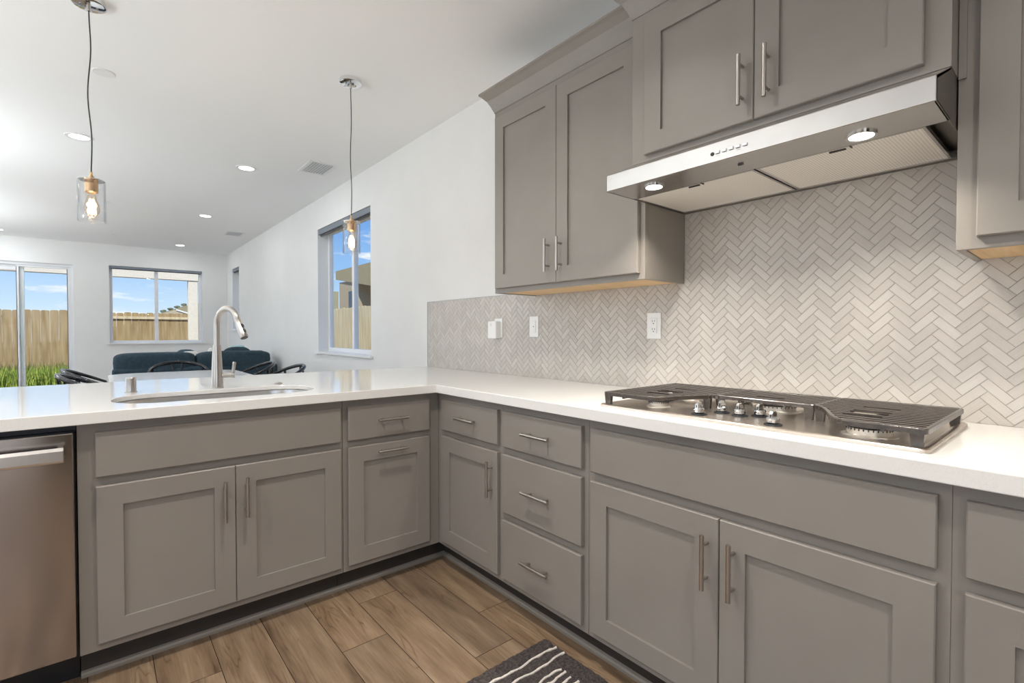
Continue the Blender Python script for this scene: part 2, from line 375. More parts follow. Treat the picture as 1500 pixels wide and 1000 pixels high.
obj('door_handle', BX(((-2.285, 8.89, .95), (-2.27, 8.915, 1.15))), VINYL, door, bevel=.004)

# roller shades in the window heads
def shade(loc, ax, ln, label):
    t_ = thing('roller_shade', label, 'window shade', loc, 'rolled up grey window shades')
    x, y, z = loc
    if ax == 'x':
        obj('cassette', BX(((x, y-ln/2, z), (x+.055, y+ln/2, z+.058))), SHADE, t_, bevel=.006)
        obj('hem_bar', BX(((x+.018, y-ln/2+.02, z-.014), (x+.03, y+ln/2-.02, z))), DARKM, t_)
    else:
        obj('cassette', BX(((x-ln/2, y, z), (x+ln/2, y+.055, z+.042))), SHADE, t_, bevel=.006)
        obj('hem_bar', BX(((x-ln/2+.02, y+.018, z-.012), (x+ln/2-.02, y+.03, z))), DARKM, t_)
shade((XW+.004, (RW[0]+RW[1])/2, RW[3]-.061), 'x', RW[1]-RW[0]-.012, 'grey rolled up shade atop the tall right wall window')
shade((XW+.004, (RW2[0]+RW2[1])/2, RW2[3]-.061), 'x', RW2[1]-RW2[0]-.012, 'grey rolled up shade atop the narrow window by the far corner')
shade(((FW[0]+FW[1])/2, YF+.004, FW[3]-.045), 'y', FW[1]-FW[0]-.012, 'grey rolled up shade atop the wide window above the sofa')

# ------------------------------------------------------------------ cabinetry
# a face frame: m(a, z, d) puts a point at width a, height z and distance d proud of the cabinet frame face
def mapY(y): return lambda a, z, d: (a, y-d, z)       # faces the camera side (-Y)
def mapX(x): return lambda a, z, d: (x-d, a, z)       # faces into the room (-X)
TH = .019
def panel_front(mp_, a0, a1, z0, z1, shaker=True, st=.070, ch=.0025):
    a0, a1 = sorted((a0, a1)); bm = B()
    R_ = lambda i, d: [mp_(a0+i, z0+i, d), mp_(a1-i, z0+i, d), mp_(a1-i, z1-i, d), mp_(a0+i, z1-i, d)]
    rs = [R_(0, 0), R_(0, TH-ch), R_(ch, TH)]
    if shaker: rs += [R_(st, TH), R_(st, TH-.0095)]
    rings(bm, rs); return bm
def pull(mp_, a, z, vertical, parent, ln=.152):
    bm = B(); r_ = .0062; D = TH+.030
    e = (0, ln/2) if vertical else (ln/2, 0); s = (0, .048) if vertical else (.048, 0)
    tube(bm, [mp_(a-e[0], z-e[1], D), mp_(a+e[0], z+e[1], D)], r_, 14)
    h = obj('handle', bm, NICKEL, parent, smooth=True)
    bm = B()
    for q in (-1, 1): tube(bm, [mp_(a+q*s[0], z+q*s[1], TH), mp_(a+q*s[0], z+q*s[1], D)], .0045, 10)
    # posts belong to the same pull
    me = h.data; bm2 = B(); bm2.from_mesh(me)
    for v in bm.verts: v.co -= ORG
    tmp = bpy.data.meshes.new('tmp'); bm.to_mesh(tmp); bm2.from_mesh(tmp); bm2.to_mesh(me); bm.free(); bm2.free(); bpy.data.meshes.remove(tmp)
    for p in me.polygons: p.use_smooth = True
    return h
def front(kind, mp_, par, a0, a1, z0, z1, handle=None, shaker=True, ln=.152):
    o = obj(kind, panel_front(mp_, a0, a1, z0, z1, shaker), CAB, par)
    if handle: pull(mp_, handle[0], handle[1], handle[2], o, ln)
    return o
ZA, ZB, ZC, ZD = .8435, .6930, .6620, .1365
ZT = .8735            # carcass top
def toe(bm_list): pass
# sink base (peninsula)
py = mapY(.019)
c1 = thing('base_cabinet', 'grey shaker two door sink cabinet beside the dishwasher', 'cabinet', (-.9125, .32, 0), 'grey shaker base cabinets')
obj('cabinet_box', BX(((-1.350, .019, .108), (-.4755, .038, ZT)), ((-1.350, .038, .108), (-1.332, .625, ZT)), ((-.4935, .038, .108), (-.4755, .625, ZT)), ((-1.332, .607, .108), (-.4935, .625, ZT)), ((-1.332, .038, .108), (-.4935, .607, .126))), CAB, c1, bevel=.0008)
obj('toe_kick', BX(((-1.350, .094, 0), (-.4755, .110, .108))), TOESHADOW, c1)
front('drawer_front', py, c1, -1.304, -.4866, ZB, ZA, None, False)
front('door', py, c1, -1.304, -.8965, ZD, ZC, (-.935, .536, True))
front('door', py, c1, -.8945, -.4866, ZD, ZC, (-.8605, .539, True))
# pull-out cabinet
c2 = thing('base_cabinet', 'narrow grey pull-out cabinet in the inner corner beside the sink cabinet', 'cabinet', (-.23, .32, 0), 'grey shaker base cabinets')
obj('cabinet_box', BX(((-.4735, .019, .108), (.0175, .625, ZT))), CAB, c2, bevel=.0008)
obj('toe_kick', BX(((-.4735, .094, 0), (.0175, .110, .108))), TOESHADOW, c2)
front('drawer', py, c2, -.4540, -.0440, ZB, ZA, (-.2495, .773, False), False)
front('door', py, c2, -.4540, -.0440, ZD, ZC, (-.2495, .6295, False))
# corner cabinet of the cooktop run
px = mapX(.019)
c3 = thing('base_cabinet', 'narrow grey corner cabinet with one drawer over one door', 'cabinet', (.32, -.24, 0), 'grey shaker base cabinets')
obj('cabinet_box', BX(((.019, -.4975, .108), (.625, .625, ZT))), CAB, c3, bevel=.0008)
obj('toe_kick', BX(((.094, -.4975, 0), (.110, .110, .108)), ((.0185, .094, 0), (.094, .110, .108))), TOESHADOW, c3)
front('drawer', px, c3, -.4790, -.0340, ZB, ZA, (-.2665, .7715, False), False)
front('door', px, c3, -.4790, -.0340, ZD, ZC, (-.4445, .543, True))
# three drawer cabinet
c4 = thing('base_cabinet', 'grey three drawer cabinet left of the cooktop cabinet', 'cabinet', (.32, -.737, 0), 'grey shaker base cabinets')
obj('cabinet_box', BX(((.019, -.9765, .108), (.625, -.4985, ZT))), CAB, c4, bevel=.0008)
obj('toe_kick', BX(((.094, -.9765, 0), (.110, -.4985, .108))), TOESHADOW, c4)
front('drawer', px, c4, -.9555, -.5110, ZB, ZA, (-.741, .7725, False), False)
front('drawer', px, c4, -.9555, -.5110, .4170, ZC, (-.741, .5415, False), False)
front('drawer', px, c4, -.9555, -.5110, ZD, .3845, (-.735, .2615, False), False)
# cooktop cabinet
c5 = thing('base_cabinet', 'wide grey two door cabinet under the cooktop', 'cabinet', (.32, -1.455, 0), 'grey shaker base cabinets')
obj('cabinet_box', BX(((.019, -1.9315, .108), (.625, -.9775, ZT))), CAB, c5, bevel=.0008)
obj('toe_kick', BX(((.094, -1.9315, 0), (.110, -.9775, .108))), TOESHADOW, c5)
front('drawer_front', px, c5, -1.9110, -.9980, ZB, ZA, None, False)
front('door', px, c5, -1.4555, -.9980, ZD, ZC, (-1.424, .540, True))
front('door', px, c5, -1.9110, -1.4585, ZD, ZC, (-1.4985, .537, True))
# next cabinet
c6 = thing('base_cabinet', 'grey cabinet at the right edge beyond the cooktop cabinet', 'cabinet', (.32, -2.39, 0), 'grey shaker base cabinets')
obj('cabinet_box', BX(((.019, -2.846, .108), (.625, -1.9319, ZT))), CAB, c6, bevel=.0008)
obj('toe_kick', BX(((.094, -2.846, 0), (.110, -1.9335, .108))), TOESHADOW, c6)
front('drawer', px, c6, -2.38, -1.9540, ZB, ZA, (-2.167, .7725, False), False)
front('door', px, c6, -2.38, -1.9540, ZD, ZC, (-2.345, .540, True))
front('drawer', px, c6, -2.826, -2.40, ZB, ZA, (-2.613, .7725, False), False)
front('door', px, c6, -2.826, -2.40, ZD, ZC, (-2.435, .540, True))
# end cabinet beyond the dishwasher
c7 = thing('base_cabinet', 'grey end cabinet of the peninsula left of the dishwasher', 'cabinet', (-2.3, .32, 0), 'grey shaker base cabinets')
obj('cabinet_box', BX(((-2.62, .019, .108), (-1.97, .625, ZT))), CAB, c7, bevel=.0008)
obj('toe_kick', BX(((-2.62, .094, 0), (-1.97, .110, .108))), TOESHADOW, c7)
front('door', py, c7, -2.60, -1.99, ZD, ZA, (-2.03, .70, True))
# shoe moulding on the floor
def shoe(name, pts, label):
    bm = B(); rs = []
    prof = [(0, 0), (-.015, 0), (-.015, .010), (-.010, .016), (0, .019)]
    for p, n_ in pts: rs.append([(p[0]+n_[0]*q[0], p[1]+n_[1]*q[0], q[1]) for q in prof])
    rings(bm, rs); return struct(name, bm, SHOE, label, smooth=False)
shoe('trim_1', [((-1.350, .0938), (0, 1)), ((.0938, .0938), (1, 1)), ((.0938, -2.846), (1, 0))], 'grey shoe moulding along the foot of the base cabinets')
struct('wall_peninsula', BX(((-2.62, .640, 0), (XW-.001, .76, ZT))), WALL, 'low white wall behind the peninsula cabinets')

# worktop with a sink cut-out
def rrect(x0, x1, y0, y1, r, n=10):
    P = []
    for cx, cy, a in ((x1-r, y1-r, 0), (x0+r, y1-r, 90), (x0+r, y0+r, 180), (x1-r, y0+r, 270)):
        for i in range(n+1):
            t_ = math.radians(a+90*i/n); P.append((cx+r*math.cos(t_), cy+r*math.sin(t_)))
    return P
SKO = rrect(-1.258, -.524, .105, .468, .165)
bm = B()
outer = [(-2.66, -.020), (-.020, -.020), (-.020, -2.86), (XW-.001, -2.86), (XW-.001, 1.190), (-2.66, 1.190)]
def loop(pts, z):
    vs = [bm.verts.new((p[0], p[1], z)) for p in pts]
    return vs, [bm.edges.new((vs[i], vs[(i+1) % len(vs)])) for i in range(len(vs))]
allv = []
for z, zi in ((.914, .914), (.8745, .8945)):
    vo_, eo = loop(outer, z); vi, ei = loop(SKO, zi); allv.append((vo_, vi))
    bmesh.ops.triangle_fill(bm, use_beauty=True, use_dissolve=False, edges=eo+ei)
for k in (0, 1):
    A, C_ = allv[0][k], allv[1][k]
    for i in range(len(A)): bm.faces.new((A[i], A[(i+1) % len(A)], C_[(i+1) % len(A)], C_[i]))
wt = obj('worktop', bm, QUARTZ, org=(-.5, .5, .8745), bevel=.0025)
tag(wt, 'speckled white quartz worktop running along the peninsula and under the cooktop', 'worktop')

# sink
sk = thing('kitchen_sink', 'undermount stainless steel sink with rounded ends set in the peninsula', 'sink', (-.89, .2865, .68))
def inset(P, d):
    cx, cy = -.891, .2865; return [(cx+(p[0]-cx)*(1-d/.367), cy+(p[1]-cy)*(1-d/.1815)) for p in P]
bm = B(); rs = []
for d, z in ((-.004, .8925), (-.004, .8910), (.002, .8910), (.004, .88), (.008, .72), (.022, .695), (.05, .685)): rs.append([(p[0], p[1], z) for p in inset(SKO, d)])
rings(bm, rs, (False, True)); obj('basin', bm, STEEL, sk, smooth=True)
bm = B(); lathe(bm, [(.0, .0), (.040, .0), (.042, .003), (.030, .004), (.026, -.002), (0, -.002)], (-.89, .33, .686), 28, (False, False)); obj('drain', bm, CHROME, sk, smooth=True)

# faucet
fx, fy = -.872, .520
fa = thing('faucet', 'brushed nickel pull-down faucet arching over the sink', 'faucet', (fx, fy, .914))
bm = B(); lathe(bm, [(0, 0), (.0275, 0), (.0275, .004), (.0255, .006), (.0250, .03), (.0205, .13), (.0168, .196), (.0168, .2), (.0155, .2), (0, .2)], (fx, fy, .9142), 36, (False, False)); obj('body', bm, NICKEL, fa, smooth=True)
bm = B(); dx, dy = .45, -.893; pts = []; R_ = .071
zc_ = 1.205
pts.append((fx, fy, 1.1142)); pts.append((fx, fy, 1.16))
for i in range(0, 25):
    a = PI - math.radians(162*i/24); q = R_+R_*math.cos(a); pts.append((fx+dx*q, fy+dy*q, zc_+R_*1.10*math.sin(a)))
obj_n = None
tube(bm, pts, .0128, 18); obj('neck', bm, NICKEL, fa, smooth=True)
e = Vector(pts[-1]); d_ = (Vector(pts[-1])-Vector(pts[-2])).normalized(); d_ = (d_+Vector((dx*.18, dy*.18, 0))).normalized()
bm = B(); L_ = [0, .002, .03, .07, .088, .092]; rr_ = [.0138, .0146, .0155, .0182, .0188, .0172]
tube(bm, [e+d_*q for q in L_], rr_, 22); sh = obj('spray_head', bm, NICKEL, fa, smooth=True)
bm = B(); tube(bm, [e+d_*.0915, e+d_*.0935], .0150, 20); obj('spray_face', bm, DARKM, sh, smooth=True)
side = Vector((dx, dy, .15)).normalized()
bm = B()
for q in (.032, .058): tube(bm, [e+d_*(q-.008)+side*.0155, e+d_*q+side*.0182, e+d_*(q+.010)+side*.0178], [.004, .0062, .004], 10)
obj('spray_button', bm, DARKM, sh, smooth=True)
bm = B(); tube(bm, [(fx, fy, .972), (fx+.055, fy-.012, .972)], [.0125, .0125], 18); tube(bm, [(fx+.055, fy-.012, .972), (fx+.070, fy-.0155, .972)], [.0145, .0145], 18)
hd = obj('handle_hub', bm, NICKEL, fa, smooth=True)
bm = B(); tube(bm, [(fx+.062, fy-.0135, .972), (fx+.064, fy-.014, .995), (fx+.069, fy-.014, 1.030), (fx+.070, fy-.014, 1.034)], [.0062, .0068, .0078, .005], 14); obj('lever', bm, NICKEL, fa, smooth=True)

bm = B(); lathe(bm, [(0, 0), (.0225, 0), (.0225, .004), (.0195, .005), (.0195, .062), (.0175, .065), (0, .065)], (-1.1885, .563, .9142), 32, (False, False))
ag = obj('air_gap', bm, NICKEL, org=(-1.1885, .563, .9142), smooth=True); tag(ag, 'chrome cylindrical air gap cap standing left of the faucet', 'air gap')
bm = B(); lathe(bm, [(0, 0), (.0205, 0), (.0205, .003), (.018, .005), (.015, .005), (.0145, .007), (0, .0075)], (-.606, .53, .9142), 28, (False, False))
ab = obj('sink_button', bm, NICKEL, org=(-.606, .53, .9142), smooth=True); tag(ab, 'small round nickel button on the worktop right of the faucet', 'button')

# dishwasher
dw = thing('dishwasher', 'stainless steel dishwasher with bar handle at the left edge', 'dishwasher', (-1.66, .30, 0))
obj('tub', BX(((-1.955, .030, .115), (-1.353, .60, .868)), ((-1.955, .100, 0), (-1.353, .12, .115)), ((-1.955, .12, .08), (-1.353, .60, .115))), BLACK, dw)
obj('door', BX(((-1.953, -.012, .126), (-1.357, .028, .851))), STEELV, dw, bevel=.004)
bm = B()
prof = [(-.062, .768), (-.066, .776), (-.066, .806), (-.058, .816), (-.050, .812), (-.050, .772)]
rs = []
for xx in (-1.930, -1.378): rs.append([(xx, y_, z_) for y_, z_ in prof])
rings(bm, rs)
for xx in (-1.925, -1.395): box(bm, (xx, -.055, .776), (xx+.014, -.012, .808))
obj('handle', bm, STEEL, dw, bevel=.002)
obj('control_lip', BX(((-1.953, .0, .8515), (-1.357, .026, .8535))), BLACK, dw)

# refrigerator added unseen at the rear wall, to darken reflections in the steel fronts
rf = thing('refrigerator', 'dark refrigerator added unseen at the rear wall for the steel reflections', 'refrigerator', (-1.25, -4.1, 0))
DKST = mat('black_stainless', (.06, .058, .056), .3, .9)
obj('cabinet', BX(((-1.70, -4.46, .02), (-.79, -3.80, 1.80))), DKST, rf, bevel=.006)
for xa, xb in ((-1.698, -1.248), (-1.242, -.792)): obj('door', BX(((xa, -3.80, .62), (xb, -3.755, 1.79))), DKST, rf, bevel=.006)
obj('drawer', BX(((-1.698, -3.80, .04), (-.792, -3.755, .61))), DKST, rf, bevel=.006)
for x_ in (-1.28, -1.21): bm = B(); tube(bm, [(x_, -3.72, .80), (x_, -3.72, 1.60)], .010, 12); obj('handle', bm, NICKEL, rf, smooth=True)
obj('foot', BX(((-1.68, -4.4, 0), (-.81, -3.85, .02))), BLACK, rf)

# ------------------------------------------------------------------ upper cabinets
def crown(bm, path, z0=2.335):
    prof = [(0, 0), (.003, 0), (.004, .006), (.008, .014), (.016, .034), (.031, .062), (.052, .086), (.063, .094), (.063, .104), (0, .104)]
    n = len(path); rs = []
    for i, p in enumerate(path):
        def nrm(a, b_): d = Vector((b_[0]-a[0], b_[1]-a[1])).normalized(); return Vector((-d.y, d.x))*-1
        ns = []
        if i > 0: ns.append(nrm(path[i-1], p))
        if i < n-1: ns.append(nrm(p, path[i+1]))
        if len(ns) == 1: m_ = ns[0]
        else: s_ = ns[0]+ns[1]; m_ = s_/(1+ns[0].dot(ns[1]))
        rs.append([(p[0]+m_.x*q[0], p[1]+m_.y*q[0], z0+q[1]) for q in prof])
    rings(bm, rs)
UFX, UZ0, UZ1 = .335, 1.380, 2.37
def upper(label, y0, y1, fx_, z0, crown_path):
    t_ = thing('wall_cabinet', label, 'cabinet', ((fx_+XW)/2, (y0+y1)/2, z0), 'grey shaker wall cabinets')
    bk = XW-.012
    obj('cabinet_box', BX(((fx_, y0, z0), (fx_+.019, y1, UZ1)), ((fx_+.019, y0, z0), (bk, y0+.016, UZ1)), ((fx_+.019, y1-.016, z0), (bk, y1, UZ1)), ((fx_+.019, y0+.016, UZ1-.016), (bk, y1-.016, UZ1))), CAB, t_, bevel=.0008)
    obj('bottom_panel', BX(((fx_+.019, y0+.016, z0+.004), (bk, y1-.016, z0+.018))), RAW, t_)
    bm = B(); crown(bm, crown_path); obj('crown_moulding', bm, CAB, t_)
    return t_
u1 = upper('tall grey two door wall cabinet left of the range hood', -.9825, -.040, UFX, UZ0, [(XW-.012, -.040), (UFX, -.040), (UFX, -.9825)])
pu = mapX(UFX)
front('door', pu, u1, -.5135, -.0600, 1.404, 2.300, (-.4700, 1.529, True))
front('door', pu, u1, -.9610, -.5155, 1.404, 2.300, (-.5490, 1.528, True))
MFX = .250
u2 = upper('deep grey two door wall cabinet above the range hood', -1.8850, -.9835, MFX, 1.797, [(UFX-.066, -.9835), (MFX, -.9835), (MFX, -1.8850), (UFX-.066, -1.885)])
pm = mapX(MFX)
front('door', pm, u2, -1.4360, -1.0450, 1.817, 2.300, (-1.4040, 1.937, True))
front('door', pm, u2, -1.8360, -1.4380, 1.817, 2.300, (-1.4800, 1.936, True))
u3 = upper('grey wall cabinet right of the range hood', -2.80, -1.8860, UFX, 1.3745, [(UFX, -1.886), (UFX, -2.80)])
front('door', pu, u3, -2.340, -1.9240, 1.402, 2.300, (-2.30, 1.529, True))
front('door', pu, u3, -2.78, -2.343, 1.402, 2.300, (-2.385, 1.529, True))
obj('scribe_strip', BX(((UFX-.006, -1.901, 1.790), (UFX, -1.8865, 2.334))), CAB, u3)

# ------------------------------------------------------------------ range hood
HY0, HY1 = -1.8835, -.9845; HX = .100; HZ = 1.672
hood = thing('range_hood', 'stainless steel under-cabinet range hood with two lit lamps', 'range hood', (.36, (HY0+HY1)/2, HZ))
bm = B()
# front canopy: section in XZ extruded along Y
sec = [(HX, HZ), (.254, HZ), (.254, HZ+.006), (HX+.010, HZ+.006), (HX+.010, 1.722), (.252, 1.788), (.262, 1.7955), (.249, 1.7955), (HX+.006, 1.731), (HX, 1.728)]
L = []
for y_ in (HY0, HY1): L.append([bm.verts.new((p[0], y_, p[1])) for p in sec])
n = len(sec)
for i in range(n): bm.faces.new((L[0][i], L[0][(i+1) % n], L[1][(i+1) % n], L[1][i]))
bm.faces.new(L[0]); bm.faces.new(L[1][::-1])
hc = obj('canopy', bm, STEEL, hood)
hc.modifiers.new('bv', 'BEVEL').width = .0015
bm = B()
for ya, yb in ((HY0, HY0+.004), (HY1-.004, HY1)):
    pts2 = [(HX+.001, HZ), (XW-.012, HZ), (XW-.012, 1.7955), (.255, 1.7955), (HX+.001, 1.727)]
    rings(bm, [[(p[0], ya, p[1]) for p in pts2], [(p[0], yb, p[1]) for p in pts2]])
box(bm, (.26, HY0+.004, 1.700), (XW-.012, HY1-.004, 1.704))
box(bm, (.594, HY0+.004, HZ), (XW-.012, HY1-.004, HZ+.012))
obj('side_panels', bm, noise_mat('hood_shaded_steel', (.22, .20, .18), (.26, .24, .22), 3, .4, 1, stretch=(2, 200, 2)), hood)  # steel darkened for the shade on the hood sides and recess
for ya, yb in ((-1.4270, -.992), (-1.838, -1.4335)):
    bm = B(); box(bm, (.262, ya+.006, HZ+.003), (.588, yb-.006, HZ+.010)); f_ = obj('filter', bm, FILTER, hood)
    bm = B()
    for a_, b2 in (((.256, ya), (.264, yb)), ((.586, ya), (.594, yb)), ((.264, ya), (.586, ya+.007)), ((.264, yb-.007), (.586, yb))): box(bm, (a_[0], a_[1], HZ+.0005), (b2[0], b2[1], HZ+.012))
    obj('filter_frame', bm, STEEL, f_)
    ym = (ya+yb)/2
    bm = BX(((.276, ym-.03, HZ-.001), (.282, ym+.01, HZ+.003))); box(bm, (.262, ym-.045, HZ-.001), (.280, ym-.042, HZ+.003)); obj('latch', bm, DARKM, f_)
for lx, ly in ((.172, -1.131), (.198, -1.722)):
    bm = B(); lathe(bm, [(.026, -.0005), (.034, -.002), (.034, .004), (.026, .004)], (lx, ly, HZ-.003), 32, (False, False)); lp = obj('lamp_ring', bm, CHROME, hood, smooth=True)
    bm = B(); lathe(bm, [(0, 0), (.027, 0), (.027, .002), (0, .002)], (lx, ly, HZ-.004), 28, (False, False)); obj('lamp_lens', bm, HOODGLOW, lp)
    d = bpy.data.lights.new('hood_lamp_light', 'AREA'); d.shape = 'DISK'; d.size = .05; d.energy = 2.7; d.color = (1, .93, .83); d.spread = math.radians(125)
    o = bpy.data.objects.new('hood_lamp_light', d); COL.objects.link(o); o.parent = hood; o.location = Vector((lx, ly, HZ-.0055))-ORG
for i in range(5):
    y_ = -1.394-.0199*i; obj('button', BX(((HX-.004, y_-.0065, 1.6935), (HX+.001, y_+.0065, 1.7020))), CHROME, hood, bevel=.001)
bm = B(); lathe(bm, [(0, 0), (.0055, 0), (.0055, .003), (0, .003)], (HX-.0015, -1.378, 1.6965), 20, (False, False), 'x'); obj('indicator', bm, BLACK, hood)
bm = B(); tube(bm, [(.174, -1.420, HZ-.0008), (.174, -1.434, HZ-.0008)], .004, 16); obj('badge', bm, DARKM, hood)
# printed legend marks under the buttons (small dashes, too small to read)
bm = B()
GPR = mat('grey_print', (.35, .34, .33), .5)
for y_, w_ in ((-1.3945, .012), (-1.454, .012)): obj('legend_mark', BX(((HX-.0004, y_-w_/2, 1.6880), (HX+.001, y_+w_/2, 1.6887))), GPR, hood)

# ------------------------------------------------------------------ backsplash
YE = 1.1565; ZTOP = 1.400
def ztop(y):
    if y > -.0405: return 1.400
    if y > -.983: return 1.388
    if y > -1.8855: return 1.690
    return 1.382
regions = [(-.040, YE, .9145, 1.400), (-.9825, -.040, .9145, 1.4), (-1.8850, -.9825, .9145, 1.700), (-2.85, -1.8850, .9145, 1.392)]
Wt = .02510; Lt = Wt*3; S2 = math.sqrt(2); gr = .0011
bm = B(); uvl = bm.loops.layers.uv.new('UVMap'); rl = bm.faces.layers.float.new('rnd')
def clip(poly, axis, val, keep_less):
    out = []
    for i in range(len(poly)):
        a, b_ = poly[i], poly[(i+1) % len(poly)]
        ia = (a[axis] <= val) == keep_less; ib = (b_[axis] <= val) == keep_less
        if ia: out.append(a)
        if ia != ib:
            t_ = (val-a[axis])/(b_[axis]-a[axis]); out.append(tuple(a[j]+t_*(b_[j]-a[j]) for j in range(len(a))))
    return out
hA, zA = 1.706-Lt/S2, 1.362-Lt/S2      # aligns an apex with the photographed one
TF = .6205
def tile(a0, b0, w, h, rnd, uo):
    g = gr; c_ = [(a0+g, b0+g), (a0+w-g, b0+g), (a0+w-g, b0+h-g), (a0+g, b0+h-g)]
    P = []
    for a_, b2 in c_:
        hh = (a_-b2)/S2+hA; zz = (a_+b2)/S2+zA; lu = (a_-a0, b2-b0) if w > h else (b2-b0, a_-a0)
        P.append((-hh, zz, lu[0]+uo, lu[1]+uo*.37))
    for (y0_, y1_, z0_, z1_) in regions:
        if max(p[0] for p in P) < y0_ or min(p[0] for p in P) > y1_ or max(p[1] for p in P) < z0_ or min(p[1] for p in P) > z1_: continue
        q = P
        for ax_, val, kl in ((0, y1_, True), (0, y0_, False), (1, z1_, True), (1, z0_, False)):
            q = clip(q, ax_, val, kl)
            if len(q) < 3: break
        if len(q) < 3: continue
        dd = []
        for s in q:
            if not dd or (abs(s[0]-dd[-1][0])+abs(s[1]-dd[-1][1])) > 1e-5: dd.append(s)
        if len(dd) > 2 and abs(dd[0][0]-dd[-1][0])+abs(dd[0][1]-dd[-1][1]) < 1e-5: dd.pop()
        if len(dd) < 3: continue
        top = [bm.verts.new((TF, s[0], s[1])) for s in dd]; low = [bm.verts.new((TF+.0035, s[0], s[1])) for s in dd]
        f = bm.faces.new(top); f[rl] = rnd
        for l, s in zip(f.loops, dd): l[uvl].uv = (s[2], s[3])
        for i in range(len(dd)):
            ff = bm.faces.new((top[i], low[i], low[(i+1) % len(dd)], top[(i+1) % len(dd)])); ff[rl] = rnd
rt_ = random.Random(3)
for m_ in range(-32, 34):
    for k in range(-60, 60):
        for kind in (0, 1):
            a0 = k*Wt+m_*3*Wt - (0 if kind == 0 else Wt); b0 = k*Wt-m_*3*Wt
            hc_ = (a0-b0)/S2+hA; zc2 = (a0+b0)/S2+zA
            if not (-1.35 < hc_ < 3.0 and .7 < zc2 < 1.85): continue
            if kind == 0: tile(a0, b0, Lt, Wt, rt_.random(), rt_.uniform(0, 90))
            else: tile(a0, b0, Wt, Lt, rt_.random(), rt_.uniform(0, 90))
nb = len(bm.faces)
for (y0_, y1_, z0_, z1_) in regions:
    for v in box(bm, (.6218, y0_, z0_), (XW-.0005, y1_, z1_)): pass
bm.faces.ensure_lookup_table()
for f in bm.faces[nb:]: f.material_index = 1
bs = obj('tile_backsplash', bm, None, org=(.625, -.8, .9145), mats=[TILE, GROUT])
tag(bs, 'pale greige herringbone tile backsplash above the cooktop worktop', 'backsplash')
struct('trim_2', BX(((.6185, YE, .9145), (XW-.0005, YE+.004, 1.404)), ((.6185, -.039, 1.4003), (XW-.0005, YE, 1.404))), mat('metal_edge', (.42, .42, .42), .4, .8), 'thin grey metal edge along the open end of the backsplash')

# outlets
def plate(y, z, w, h): return BX(((.6150, y-w/2, z-h/2), (.6204, y+w/2, z+h/2)))
o3 = thing('wall_outlet', 'white duplex outlet on the backsplash nearest the cooktop', 'outlet', (.62, -.8355, 1.2025), 'white wall plates on the backsplash')
obj('wall_plate', plate(-.8355, 1.2025, .072, .117), WPLAST, o3, bevel=.002)
obj('receptacle', BX(((.6125, -.8355-.0165, 1.2025-.034), (.615, -.8355+.0165, 1.2025+.034))), WPLAST, o3, bevel=.001)
bm = B()
for dz in (.018, -.018):
    for dy_ in (-.006, .006): box(bm, (.6120, -.8355+dy_-.001, 1.2025+dz-.001), (.6127, -.8355+dy_+.001, 1.2025+dz+.007))
    box(bm, (.6120, -.8355-.0022, 1.2025+dz-.010), (.6127, -.8355+.0022, 1.2025+dz-.0055))
obj('slots', bm, DGREY, o3)
o2 = thing('wall_switch', 'white switch plate with a small dark dot between the two outlets', 'switch', (.62, -.040, 1.206), 'white wall plates on the backsplash')
obj('wall_plate', plate(-.040, 1.206, .075, .118), WPLAST, o2, bevel=.002)
obj('rocker', BX(((.6125, -.0565, 1.172), (.615, -.0235, 1.240))), WPLAST, o2, bevel=.001)
bm = B(); lathe(bm, [(0, 0), (.003, 0), (.003, .001), (0, .001)], (.6118, -.040, 1.206), 12, (False, False), 'x'); obj('dot', bm, DGREY, o2)
o1 = thing('wall_outlet', 'white outlet plate leftmost on the backsplash behind a plugged-in box', 'outlet', (.62, .290, 1.200), 'white wall plates on the backsplash')
obj('wall_plate', plate(.285, 1.200, .075, .118), WPLAST, o1, bevel=.002)
o1b = thing('plug_in_adapter', 'white plug-in box on the leftmost backsplash outlet', 'adapter', (.60, .300, 1.190))
obj('body', BX(((.575, .262, 1.135), (.6145, .345, 1.243))), WPLAST, o1b, bevel=.006)
bm = B(); lathe(bm, [(.004, 0), (.007, 0), (.007, .001), (.004, .001)], (.5745, .310, 1.220), 16, (False, False), 'x'); obj('marking', bm, mat('light_grey_mark', (.6, .6, .6), .5), o1b)

